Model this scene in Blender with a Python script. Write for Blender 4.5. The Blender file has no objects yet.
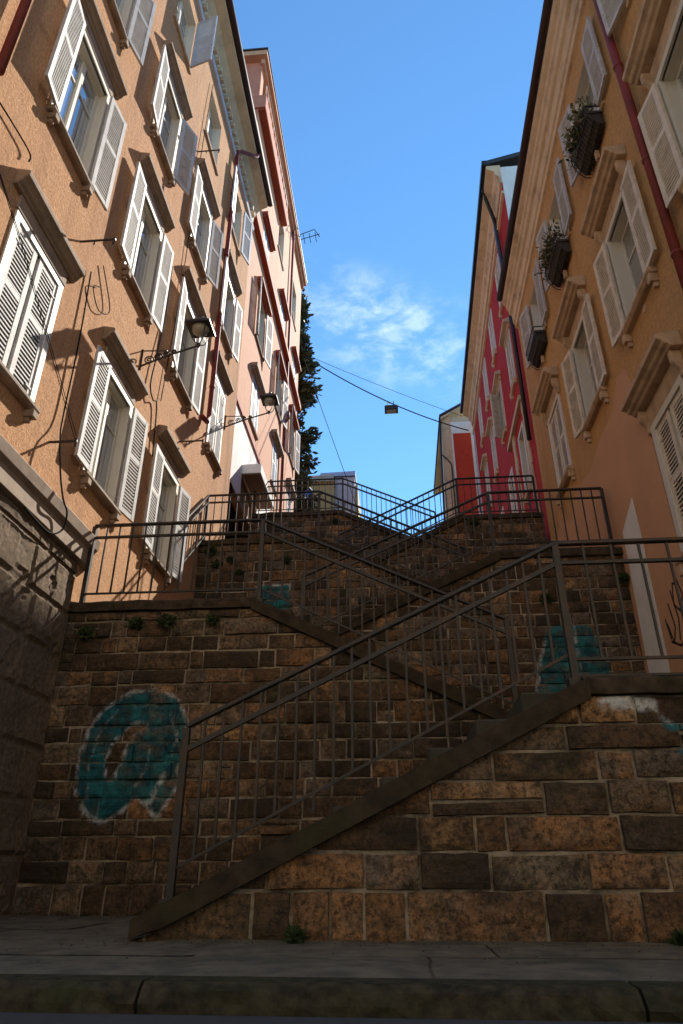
import bpy, bmesh, math, random
from mathutils import Vector, Matrix, noise
R = math.radians
sc = bpy.context.scene
COL = sc.collection
rnd = random.Random(7)

# ------------------------------------------------------------------ helpers
class MB:
    def __init__(self): self.v = []; self.f = []
    def box(self, x0, x1, y0, y1, z0, z1):
        n = len(self.v)
        self.v += [(x0,y0,z0),(x1,y0,z0),(x1,y1,z0),(x0,y1,z0),(x0,y0,z1),(x1,y0,z1),(x1,y1,z1),(x0,y1,z1)]
        self.f += [tuple(n+i for i in q) for q in ((0,3,2,1),(4,5,6,7),(0,1,5,4),(1,2,6,5),(2,3,7,6),(3,0,4,7))]
    def hexa(self, pts):
        n = len(self.v); self.v += [tuple(p) for p in pts]
        self.f += [tuple(n+i for i in q) for q in ((0,3,2,1),(4,5,6,7),(0,1,5,4),(1,2,6,5),(2,3,7,6),(3,0,4,7))]
    def bar(self, p0, p1, w, h, up=(0,0,1)):
        p0 = Vector(p0); p1 = Vector(p1); d = (p1-p0).normalized(); up = Vector(up)
        if abs(d.dot(up)) > .99: up = Vector((0,1,0))
        s = d.cross(up).normalized(); u = s.cross(d).normalized()
        a = s*w/2; b = u*h/2
        self.hexa([p0-a-b, p0+a-b, p1+a-b, p1-a-b, p0-a+b, p0+a+b, p1+a+b, p1-a+b])
    def tube(self, pts, r, n=8, cap=True):
        pts = [Vector(p) for p in pts]; rings = []
        rs = r if isinstance(r, (list, tuple)) else [r]*len(pts)
        for i, p in enumerate(pts):
            if i == 0: d = pts[1]-p
            elif i == len(pts)-1: d = p-pts[i-1]
            else: d = (pts[i+1]-p).normalized()+(p-pts[i-1]).normalized()
            d.normalize(); up = Vector((0,0,1)) if abs(d.z) < .9 else Vector((0,1,0))
            s = d.cross(up).normalized(); u = s.cross(d)
            k = len(self.v); rings.append(k)
            for j in range(n):
                a = 2*math.pi*j/n
                self.v.append(tuple(p+(s*math.cos(a)+u*math.sin(a))*rs[i]))
        for a, b in zip(rings, rings[1:]):
            for j in range(n): self.f.append((a+j, a+(j+1)%n, b+(j+1)%n, b+j))
        if cap:
            self.f.append(tuple(rings[0]+j for j in reversed(range(n)))); self.f.append(tuple(rings[-1]+j for j in range(n)))
    def quad(self, a, b, c, d):
        n = len(self.v); self.v += [tuple(a),tuple(b),tuple(c),tuple(d)]; self.f.append((n,n+1,n+2,n+3))
    def poly_slab(self, pts, off):
        n = len(self.v); m = len(pts); off = Vector(off)
        self.v += [tuple(p) for p in pts]+[tuple(Vector(p)+off) for p in pts]
        self.f.append(tuple(range(n, n+m))); self.f.append(tuple(n+m+i for i in reversed(range(m))))
        for i in range(m): self.f.append((n+i, n+m+i, n+m+(i+1)%m, n+(i+1)%m))
    def extrude(self, prof, x0, x1):           # prof: (y,z) list, swept along local x
        n = len(self.v); m = len(prof)
        self.v += [(x0,y,z) for y,z in prof]+[(x1,y,z) for y,z in prof]
        for i in range(m): self.f.append((n+i, n+(i+1)%m, n+m+(i+1)%m, n+m+i))
        self.f.append(tuple(n+i for i in reversed(range(m)))); self.f.append(tuple(n+m+i for i in range(m)))
    def mesh(self, name, mat, bevel=0, smooth=False, fix=True):
        me = bpy.data.meshes.new(name); me.from_pydata(self.v, [], self.f)
        if fix or bevel:
            bm = bmesh.new(); bm.from_mesh(me)
            bmesh.ops.recalc_face_normals(bm, faces=bm.faces)
            if bevel: bmesh.ops.bevel(bm, geom=[e for e in bm.edges if e.is_manifold and e.calc_face_angle(0) > .5], offset=bevel, segments=1, affect='EDGES')
            bm.to_mesh(me); bm.free()
        if mat: me.materials.append(mat)
        if smooth:
            for p in me.polygons: p.use_smooth = True
        return me
    def build(self, name, mat, parent=None, **k):
        return link(name, self.mesh(name, mat, **k), parent)

def link(name, me, parent=None, loc=(0,0,0), rz=0):
    o = bpy.data.objects.new(name, me); COL.objects.link(o); o.parent = parent
    o.location = loc; o.rotation_euler.z = rz
    return o
def empty(name, loc=(0,0,0), rz=0, parent=None):
    o = link(name, None, parent, loc, rz); o.empty_display_size = .2; return o
def tag(o, label, cat, group=None, kind=None):
    if label: o['label'] = label
    if cat: o['category'] = cat
    if group: o['group'] = group
    if kind: o['kind'] = kind
    return o
def copy_tree(o, parent=None):
    c = o.copy(); COL.objects.link(c); c.parent = parent
    for ch in list(o.children): copy_tree(ch, c)
    return c

# ------------------------------------------------------------------ materials
def mat(name, col, rough=.8, col2=None, scale=4, dirt=None, dirt_scale=1.2, dirt_amt=.5, bump=0, bump_scale=30, metal=0, spec=.4, streak=False, col_detail=6):
    m = bpy.data.materials.new(name); m.use_nodes = True; nt = m.node_tree; N = nt.nodes; L = nt.links
    bs = N['Principled BSDF']; bs.inputs['Roughness'].default_value = rough; bs.inputs['Metallic'].default_value = metal
    bs.inputs['Specular IOR Level'].default_value = spec
    geo = N.new('ShaderNodeNewGeometry'); P = geo.outputs['Position']
    def nz(s, d=5, r=.6, vec=P):
        n = N.new('ShaderNodeTexNoise'); n.inputs['Scale'].default_value = s; n.inputs['Detail'].default_value = d
        n.inputs['Roughness'].default_value = r; L.new(vec, n.inputs['Vector']); return n.outputs['Fac']
    def ramp(f, a, b):
        r = N.new('ShaderNodeMapRange'); r.inputs[1].default_value = a; r.inputs[2].default_value = b; L.new(f, r.inputs[0]); return r.outputs[0]
    def mix(f, a, b):
        x = N.new('ShaderNodeMix'); x.data_type = 'RGBA'
        L.new(f, x.inputs['Factor'])
        for s, v in ((x.inputs[6], a), (x.inputs[7], b)):
            if isinstance(v, tuple): s.default_value = (*v, 1)
            else: L.new(v, s)
        return x.outputs[2]
    c = (*col, 1); out = None
    if col2: out = mix(ramp(nz(scale, col_detail), .35, .65), col, col2)
    if dirt:
        vec = P
        if streak:
            mp = N.new('ShaderNodeMapping'); mp.inputs['Scale'].default_value = (1, 1, .12); L.new(P, mp.inputs['Vector']); vec = mp.outputs[0]
        f = ramp(nz(dirt_scale, 8, .7, vec), .5, .72)
        mu = N.new('ShaderNodeMath'); mu.operation = 'MULTIPLY'; mu.inputs[1].default_value = dirt_amt; L.new(f, mu.inputs[0])
        out = mix(mu.outputs[0], out if out else col, dirt)
    if out: L.new(out, bs.inputs['Base Color'])
    else: bs.inputs['Base Color'].default_value = c
    if bump:
        b = N.new('ShaderNodeBump'); b.inputs['Strength'].default_value = min(1, bump); b.inputs['Distance'].default_value = .02*bump
        ad = N.new('ShaderNodeMath'); ad.operation = 'ADD'; L.new(nz(bump_scale, 9, .8), ad.inputs[0]); L.new(nz(bump_scale*.21, 5, .6), ad.inputs[1])
        L.new(ad.outputs[0], b.inputs['Height']); L.new(b.outputs[0], bs.inputs['Normal'])
    m['o'] = 1
    return m

M = {}
M['stuccoA'] = mat('render_tan', (.64,.355,.18), .95, (.43,.215,.10), 30, (.32,.16,.08), 1.3, .85, bump=1.0, bump_scale=34, spec=.2, streak=True)
M['salmon'] = mat('render_salmon', (.60,.23,.16), .92, (.52,.19,.13), 5, spec=.2)
M['stuccoB'] = mat('render_pink', (.66,.36,.225), .92, (.58,.30,.19), 5, (.42,.25,.18), .9, .5, bump=.3, bump_scale=30, spec=.2, streak=True)
M['stuccoC'] = mat('render_ochre', (.66,.38,.155), .95, (.50,.275,.11), 30, (.38,.20,.085), 1.1, .7, bump=1.0, bump_scale=34, spec=.2, streak=True)
M['smoothC'] = mat('smooth_plaster', (.60,.33,.18), .9, (.55,.30,.165), 2, (.45,.25,.14), 1.2, .4, bump=.15, bump_scale=40, spec=.2)
M['redD'] = mat('red_render', (.46,.022,.012), .85, (.39,.016,.009), 3, (.26,.02,.02), 1.1, .5, bump=.2, bump_scale=35, spec=.2, streak=True)
M['redE'] = mat('brick_red_render', (.52,.065,.035), .9, (.46,.05,.03), 3, (.34,.05,.03), 1.0, .5, bump=.2, bump_scale=35, spec=.2, streak=True)
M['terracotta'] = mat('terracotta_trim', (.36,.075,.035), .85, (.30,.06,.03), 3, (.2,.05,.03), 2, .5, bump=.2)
M['cream'] = mat('cream_trim', (.62,.50,.34), .85, (.55,.43,.29), 4, (.25,.17,.11), 1.6, .6, bump=.25, bump_scale=25, streak=False)
M['creamC'] = mat('cream_cornice', (.70,.52,.34), .85, (.60,.44,.28), 4, (.22,.14,.08), 1.8, .7, bump=.25, bump_scale=25)
M['lavender'] = mat('grey_lilac_trim', (.52,.50,.58), .85, (.46,.44,.50), 4, (.3,.25,.25), 2, .5)
M['hood'] = mat('brown_stone_trim', (.33,.235,.165), .85, (.25,.175,.12), 6, (.11,.075,.05), 3, .6, bump=.3, bump_scale=40)
M['hoodC'] = mat('tan_stone_trim', (.55,.38,.24), .85, (.46,.31,.19), 6, (.16,.10,.06), 3, .6, bump=.3, bump_scale=40)
M['white'] = mat('shutter_white', (.54,.525,.51), .7, (.44,.425,.41), 8, (.24,.21,.18), 6, .75, bump=.12, bump_scale=60)
M['blueg'] = mat('shutter_blue_grey', (.42,.47,.56), .6, (.34,.39,.48), 8, (.25,.24,.24), 5, .5)
M['creamsh'] = mat('shutter_cream', (.72,.63,.50), .6, (.58,.50,.39), 8, (.28,.22,.16), 5, .6, bump=.12, bump_scale=60)
M['frame'] = mat('window_frame_paint', (.62,.57,.48), .55, (.62,.58,.50), 6)
M['whitewall'] = mat('white_render', (.78,.77,.76), .9, (.70,.69,.68), 3, (.5,.46,.42), 1.4, .5, bump=.15, streak=True)
M['brown'] = mat('brown_soffit', (.22,.13,.09), .85, (.17,.10,.07), 5)
M['iron'] = mat('dark_iron', (.028,.028,.028), .5, (.035,.031,.027), 14, (.12,.05,.02), 7, .5, metal=.3, bump=.08, bump_scale=80)
M['ironbr'] = mat('painted_gutter', (.05,.022,.016), .75, (.035,.016,.012), 6)
M['cable'] = mat('black_rubber', (.015,.014,.014), .9, spec=.1)
M['pipered'] = mat('red_downpipe', (.20,.03,.024), .7, (.18,.025,.022), 5, (.1,.03,.02), 4, .5)
M['pipeblack'] = mat('black_downpipe', (.02,.02,.024), .4)
M['roof'] = mat('dark_roof', (.03,.032,.045), .6, (.045,.045,.055), 5)
M['glass'] = mat('window_glass', (.02,.025,.03), .04, spec=1.0); M['glass'].node_tree.nodes['Principled BSDF'].inputs['IOR'].default_value = 2.1; M['glass'].node_tree.nodes['Principled BSDF'].inputs['Metallic'].default_value = .55; M['glass'].node_tree.nodes['Principled BSDF'].inputs['Base Color'].default_value = (.42,.46,.50,1)
M['blueglass'] = mat('blue_panel', (.02,.12,.45), .4)
M['curtain'] = mat('curtained_glass', (.30,.28,.25), .12, (.22,.21,.19), 5, spec=.7)
M['blueroof'] = mat('blue_roof', (.03,.05,.15), .5, (.045,.07,.18), 4)
M['tilewall'] = mat('rough_tan_stone', (.23,.16,.10), .95, (.12,.085,.055), 26, (.07,.052,.036), 1.6, .8, bump=1.0, bump_scale=34, spec=.2)
M['pave'] = mat('pavement_stone', (.19,.158,.10), .8, (.095,.078,.05), 7, (.05,.052,.028), 1.5, .8, bump=1.0, bump_scale=14)
M['kerb'] = mat('mossy_kerb', (.085,.068,.038), .95, (.028,.024,.014), 18, (.045,.05,.016), 3, .8, bump=1.0, bump_scale=14, spec=.15)
M['road'] = mat('asphalt', (.05,.05,.05), .9, (.04,.04,.04), 20, bump=.5, bump_scale=60)
M['coping'] = mat('weathered_coping', (.09,.065,.042), .95, (.035,.026,.017), 12, (.036,.036,.012), 1.6, .75, bump=1.0, bump_scale=16, spec=.15)
M['stringer'] = mat('stair_edge_stone', (.060,.043,.026), .9, (.024,.018,.012), 9, (.04,.04,.016), 1.5, .8, bump=.8, bump_scale=18, spec=.2)
M['step'] = mat('mossy_step', (.07,.062,.05), .9, (.045,.05,.025), 6, bump=.6, bump_scale=16)
M['ground'] = mat('ground_earth', (.10,.09,.075), .95, (.07,.065,.055), 3, bump=.4, bump_scale=8)
M['leaf'] = mat('conifer_foliage', (.035,.055,.022), .7, (.065,.07,.025), 3, spec=.3)
M['weed'] = mat('weed_leaf', (.03,.05,.015), .8, (.045,.06,.02), 9, spec=.2)
M['bark'] = mat('bark', (.06,.04,.028), .95, bump=.8)
M['planter'] = mat('planter_dark', (.035,.028,.024), .7, (.055,.04,.03), 10)
M['plant'] = mat('potted_leaf', (.06,.085,.03), .7, (.13,.10,.045), 9, spec=.3)
M['flower'] = mat('red_flower', (.5,.03,.05), .6)
M['lampglass'] = mat('frosted_lamp_glass', (.30,.30,.26), .35)
M['yellowwall'] = mat('ochre_wall', (.46,.34,.16), .9, (.40,.30,.14), 3)
M['patch'] = mat('pale_paint_patch', (.80,.78,.74), .9, (.70,.68,.64), 3)
M['spray'] = mat('black_spray', (.02,.015,.015), .7)

def stone_mat():
    m = bpy.data.materials.new('sandstone_masonry'); m.use_nodes = True; nt = m.node_tree; N = nt.nodes; L = nt.links
    bs = N['Principled BSDF']; bs.inputs['Roughness'].default_value = .93; bs.inputs['Specular IOR Level'].default_value = .2
    geo = N.new('ShaderNodeNewGeometry'); P = geo.outputs['Position']
    def attr(n):
        a = N.new('ShaderNodeAttribute'); a.attribute_name = n; return a
    def nz(s, d=6, r=.65):
        n = N.new('ShaderNodeTexNoise'); n.inputs['Scale'].default_value = s; n.inputs['Detail'].default_value = d
        n.inputs['Roughness'].default_value = r; L.new(P, n.inputs['Vector']); return n.outputs['Fac']
    def mr(f, a, b, c=0, d=1):
        r = N.new('ShaderNodeMapRange'); r.inputs[1].default_value = a; r.inputs[2].default_value = b
        r.inputs[3].default_value = c; r.inputs[4].default_value = d; L.new(f, r.inputs[0]); return r.outputs[0]
    def mt(op, a, b):
        x = N.new('ShaderNodeMath'); x.operation = op
        for i, v in enumerate((a, b)):
            if isinstance(v, (int, float)): x.inputs[i].default_value = v
            else: L.new(v, x.inputs[i])
        return x.outputs[0]
    def mix(f, a, b):
        x = N.new('ShaderNodeMix'); x.data_type = 'RGBA'
        if isinstance(f, float): x.inputs['Factor'].default_value = f
        else: L.new(f, x.inputs['Factor'])
        for s, v in ((x.inputs[6], a), (x.inputs[7], b)):
            if isinstance(v, tuple): s.default_value = (*v, 1)
            else: L.new(v, s)
        return x.outputs[2]
    st = attr('stone')
    cr = N.new('ShaderNodeValToRGB'); e = cr.color_ramp.elements
    pal = [(0,(.060,.046,.033)),(.2,(.18,.105,.055)),(.36,(.44,.225,.095)),(.48,(.23,.185,.14)),(.62,(.25,.155,.085)),(.74,(.075,.057,.040)),(.86,(.52,.29,.13)),(1,(.30,.23,.155))]
    e[0].position = 0; e[0].color = (*pal[0][1],1); e[1].position = 1; e[1].color = (*pal[-1][1],1)
    for p, c in pal[1:-1]:
        q = e.new(p); q.color = (*c,1)
    off = mt('ADD', st.outputs['Fac'], mt('MULTIPLY', mt('SUBTRACT', nz(5), .5), .32)); L.new(off, cr.inputs[0])
    c = mix(mr(nz(11, 8, .8), .46, .66), cr.outputs[0], (.060,.043,.028))
    c = mix(mt('MULTIPLY', mr(nz(30, 6, .8), .48, .6), .8), c, (.032,.024,.016))
    c = mix(mt('MULTIPLY', mr(nz(3.3, 10, .8), .62, .72), .7), c, (.48,.42,.34))
    c = mix(mt('MULTIPLY', mr(nz(1.3, 10, .78), .45, .62), .84), c, (.034,.027,.020))
    c = mix(mt('MULTIPLY', mr(nz(1.7, 6), .58, .68), .7), c, (.032,.038,.014))
    mort = attr('mortar').outputs['Fac']
    mc = mix(mr(nz(2.2, 8, .7), .4, .62), (.46,.39,.30), (.09,.072,.052))
    c = mix(mr(mt('ADD', mort, mt('MULTIPLY', mt('SUBTRACT', nz(25), .5), .7)), .5, .9), c, mc)
    # spray paint with a shape of its own
    pn = mt('MULTIPLY', mt('SUBTRACT', nz(14, 6, .7), .5), .07)
    wear = mr(nz(6, 8, .75), .30, .52)
    t = mt('MULTIPLY', mr(mt('ADD', attr('teal').outputs['Fac'], pn), .012, -.012), mt('MAXIMUM', wear, .35))
    c = mix(mt('MULTIPLY', t, .9), c, mix(mr(nz(7), .42, .6), (.006,.075,.10), (.02,.19,.21)))
    w = mt('MULTIPLY', mr(mt('ADD', attr('chalk').outputs['Fac'], pn), .012, -.02), mr(nz(9, 8, .75), .42, .56))
    c = mix(mt('MULTIPLY', w, .9), c, (.66,.70,.72))
    L.new(c, bs.inputs['Base Color'])
    b = N.new('ShaderNodeBump'); b.inputs['Strength'].default_value = 1; b.inputs['Distance'].default_value = .035
    L.new(nz(20, 8, .72), b.inputs['Height']); L.new(b.outputs[0], bs.inputs['Normal'])
    return m
M['stone'] = stone_mat()

# ------------------------------------------------------------------ masonry walls (faces towards -Y)
def seg_d(px, pz, a, b):
    ax, az = a; bx, bz = b; dx, dz = bx-ax, bz-az
    t = max(0, min(1, ((px-ax)*dx+(pz-az)*dz)/(dx*dx+dz*dz+1e-9)))
    return math.hypot(px-ax-t*dx, pz-az-t*dz)
def poly_sd(px, pz, poly):
    d = 9; ins = False; n = len(poly)
    for i in range(n):
        a = poly[i]; b = poly[(i+1)%n]; d = min(d, seg_d(px, pz, a, b))
        if (a[1] > pz) != (b[1] > pz) and px < (b[0]-a[0])*(pz-a[1])/(b[1]-a[1])+a[0]: ins = not ins
    return -d if ins else d
Q_OUT = [(-2.93,.46),(-3.08,.70),(-3.10,.98),(-3.03,1.26),(-2.88,1.46),(-2.66,1.58),(-2.42,1.61),(-2.20,1.52),(-2.09,1.32),(-2.06,1.06),(-2.13,.86),(-2.08,.74),(-2.18,.58),(-2.27,.44),(-2.37,.55),(-2.50,.62),(-2.62,.50),(-2.78,.41)]
Q_IN = [(-2.80,.76),(-2.84,.95),(-2.76,1.14),(-2.62,1.28),(-2.49,1.29),(-2.47,1.22),(-2.58,1.18),(-2.64,1.04),(-2.70,.88),(-2.74,.76)]
Q_TAIL = [(-2.37,.55),(-2.30,.72),(-2.24,.80)]
G3 = [(1.74,1.98),(1.84,2.40),(1.98,2.80),(2.12,2.90),(2.50,2.88),(2.62,2.70),(2.70,2.30),(2.66,1.98)]
G3C = [(2.33,2.0),(2.33,2.9)]
G4 = [(-2.42,3.72),(-2.40,4.40),(-1.82,4.42),(-1.78,3.74)]
STROKES = [[(-2.95,.60),(-3.0,.9),(-2.94,1.2),(-2.78,1.42)],[(-2.25,1.38),(-2.16,1.15),(-2.2,.95)],[(-2.62,1.44),(-2.42,1.47),(-2.3,1.4)],[(-2.4,1.1),(-2.42,.85),(-2.52,.7)]]
def spray2(x, z):
    t = poly_sd(x, z, Q_OUT); i = poly_sd(x, z, Q_IN); teal = max(t, -i)
    ch = min(abs(t-.010)-.020-.018*noise.noise(Vector((x*3,z*3,4))), abs(i)-.016-.014*noise.noise(Vector((x*4,z*4,9))))
    ch = min(ch, min(seg_d(x,z,a,b) for a,b in zip(Q_TAIL, Q_TAIL[1:]))-.03)
    for st_ in STROKES:
        for a,b in zip(st_, st_[1:]): ch = min(ch, seg_d(x,z,a,b)-.006)
    return teal, ch
def spray3(x, z):
    t = poly_sd(x, z, G3); return t, min(abs(t)-.022 if x < 1.95 or z < 2.02 else 1, seg_d(x,z,*G3C)-.02)
def spray4(x, z):
    t = poly_sd(x, z, G4); return t, (abs(t)-.02 if z > 4.3 else 1)
def spray1(x, z):
    t = min(seg_d(x,z,(1.62,.80),(1.74,.76))-.03, seg_d(x,z,(1.68,.64),(1.9,.66))-.03)
    return t, min(seg_d(x,z,(1.58,.86),(1.66,.80))-.015, seg_d(x,z,(1.28,.93),(1.55,.93))-.05)

def masonry(name, Y, x0, x1, z0, z1, cuts, hmean, wmean, seed, grid, spray=None, parent=None, base_big=False, rough=.014):
    r = random.Random(seed)
    V = []; Fc = []; sv = []; mv = []
    z = z0; row = 0
    while z < z1:
        h = hmean*r.uniform(.82, 1.22)
        if base_big and row == 0: h = hmean*1.5
        if z+h > z1-.06: h = z1-z
        x = x0-r.uniform(0, wmean*.7)
        while x < x1:
            w = wmean*r.choice((.5,.8,1,1,1.3,1.7))*r.uniform(.85,1.15)
            xa, xb = max(x, x0), min(x+w, x1)
            hs = [(z, h)]
            if r.random() < .05: f_ = r.uniform(.35,.65); hs = [(z, h*f_), (z+h*f_, h*(1-f_))]
            for z_, h_ in (hs if xb-xa > .03 else []):
                g = .004+r.random()*.003; col = r.random()
                if seed > 11 and (.28 < col < .42 or .8 < col < .93) and r.random() < .5: col = r.choice((.05,.18,.5,.62,.7,.97))
                ph = r.uniform(0, 99); push = r.uniform(-.012, .014)
                nx = max(4, int((xb-xa)/grid)+2); nzz = max(4, int(h_/grid)+2); n0 = len(V)
                jt = [r.uniform(-.008,.008) for _ in range(4)]; til = r.uniform(-.02,.02)
                for j in range(nzz+1):
                    for i in range(nx+1):
                        edge = i in (0,nx) or j in (0,nzz); eu = .007/(xb-xa); ev = .007/h_
                        u = 0 if i == 0 else 1 if i == nx else eu+(1-2*eu)*(i-1)/(nx-2); v = 0 if j == 0 else 1 if j == nzz else ev+(1-2*ev)*(j-1)/(nzz-2)
                        X = xa+g+(xb-xa-2*g)*u+(jt[0]*(1-v)+jt[1]*v)*(1-2*abs(u-.5)+.3)*.5; Z = z_+g+(h_-2*g)*v+(jt[2]*(1-u)+jt[3]*u)
                        if edge:
                            e = Vector((X*9, Z*9, ph)); X += .006*noise.noise(e); Z += .009*noise.noise(e+Vector((7,3,1)))
                            y = .020
                        else:
                            q = Vector((X*5, ph, Z*7)); y = -.020-push-rough*noise.fractal(q, .7, 2.1, 4)+til*(v-.5)
                            if i in (1,nx-1) or j in (1,nzz-1): y += .010; X += .004*noise.noise(Vector((X*30,Z*30,ph))); Z += .004*noise.noise(Vector((X*30,Z*30,ph+5)))
                            y = min(y, .004)
                        V.append((X, Y+y, Z)); sv.append(col); mv.append(1.0 if edge else 0.0)
                for j in range(nzz):
                    for i in range(nx):
                        a = n0+j*(nx+1)+i; Fc.append((a, a+1, a+nx+2, a+nx+1))
            x += w
        z += h; row += 1
    # mortar bed behind, gridded so that paint falls on it as well
    n0 = len(V); gx = max(2, int((x1-x0)/.06)); gz = max(2, int((z1-z0)/.06))
    for j in range(gz+1):
        for i in range(gx+1):
            X = x0+(x1-x0)*i/gx; Z = z0+(z1-z0)*j/gz
            V.append((X, Y+.009+.005*noise.noise(Vector((X*6,Z*6,seed))), Z)); sv.append(0); mv.append(1)
    for j in range(gz):
        for i in range(gx):
            a = n0+j*(gx+1)+i; Fc.append((a, a+1, a+gx+2, a+gx+1))
    # back and ends: a real wall 0.3 m thick
    n0 = len(V)
    V += [(x0,Y+.02,z0),(x1,Y+.02,z0),(x1,Y+.28,z0),(x0,Y+.28,z0),(x0,Y+.02,z1),(x1,Y+.02,z1),(x1,Y+.28,z1),(x0,Y+.28,z1)]
    Fc += [tuple(n0+i for i in q) for q in ((0,3,2,1),(4,5,6,7),(1,2,6,5),(2,3,7,6),(3,0,4,7),(0,1,5,4))]
    sv += [.7]*8; mv += [1]*8
    me = bpy.data.meshes.new(name); me.from_pydata(V, [], Fc)
    for nm, vals in (('stone', sv), ('mortar', mv)):
        at = me.attributes.new(nm, 'FLOAT', 'POINT'); at.data.foreach_set('value', vals)
    tl = []; cl = []
    for p in V:
        a, b = spray(p[0], p[2]) if spray and p[1] < Y+.1 else (1, 1)
        tl.append(a); cl.append(b)
    for nm, vals in (('teal', tl), ('chalk', cl)):
        at = me.attributes.new(nm, 'FLOAT', 'POINT'); at.data.foreach_set('value', vals)
    bm = bmesh.new(); bm.from_mesh(me)
    for co, no in cuts:
        bmesh.ops.bisect_plane(bm, geom=bm.verts[:]+bm.edges[:]+bm.faces[:], plane_co=co, plane_no=no, clear_outer=True)
    bm.to_mesh(me); bm.free(); me.materials.append(M['stone'])
    return link(name, me, parent)

# ------------------------------------------------------------------ stairs: walls, flights, landings, railings
YW = [4.5, 6.8, 9.0, 11.1, 13.1, 15.0, 17.0]
TOP = [1.08, 2.55, 3.96, 5.31, 6.63, 7.86]
ZB = [-.34, 1.08, 2.55, 3.96, 5.31, 6.63]
# rails: (x low, z rail top low, x high, z rail top high)
RAIL = [(-1.39,.84,1.14,2.06),(1.12,2.28,-1.45,3.52),(-1.29,3.72,1.42,4.96),(1.28,5.0,-1.33,6.28),(-1.15,6.32,1.42,7.58),(1.05,7.76,-1.20,8.82)]
XR = 3.147; XL = -3.497
WLAB = ['lowest sandstone wall at right, under the first flight beside the pavement','dark sandstone wall at left with the large teal letter sprayed on it','sandstone wall with a teal sprayed trapezoid behind the lower right landing','sandstone wall with a small teal patch behind the left landing','narrow brown stone wall below the landing in front of the red house','topmost stone wall at left below the street by the pink house']
FLAB = ['lowest stair flight rising right from the pavement','second stair flight rising left above the teal letter','third stair flight rising right to the landing by the ochre house','fourth stair flight rising left to the landing by the white entrance','fifth stair flight rising right toward the red house','topmost stair flight rising left to the upper street']
RLAB = ['iron railing on the lowest flight, nearest the pavement','iron railing above the wall with the teal letter','iron railing of the third flight ending by the ochre facade','iron railing of the fourth flight in front of the white entrance','iron railing of the fifth flight in front of the red house','topmost iron railing against the sky, beside the pink house']

def rough_slab(mb, x0, x1, y0, y1, z0, z1, seed, step=.12, amp=.012):
    # slab with a worn front edge, running along x
    n = max(2, int((x1-x0)/step)); prev = None
    for i in range(n+1):
        x = x0+(x1-x0)*i/n; a = amp*noise.noise(Vector((x*4, seed, 0)))*2; b = amp*noise.noise(Vector((x*5, seed, 9)))*2
        k = len(mb.v); mb.v += [(x,y0+a,z0+b*.6),(x,y1,z0),(x,y1,z1),(x,y0+a+.02,z1+b),(x,y0+a,z1-.025+b)]
        if prev is not None:
            for j in range(5): mb.f.append((prev+j, prev+(j+1)%5, k+(j+1)%5, k+j))
        else: mb.f.append(tuple(k+j for j in range(5)))
        prev = k
    mb.f.append(tuple(prev+j for j in reversed(range(5))))

bal_cache = {}
def baluster_mesh(h):
    k = round(h, 2)
    if k not in bal_cache:
        b = MB(); b.bar((0,0,0),(0,0,k),.016,.016); bal_cache[k] = b.mesh('baluster', M['iron'])
    return bal_cache[k]

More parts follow.
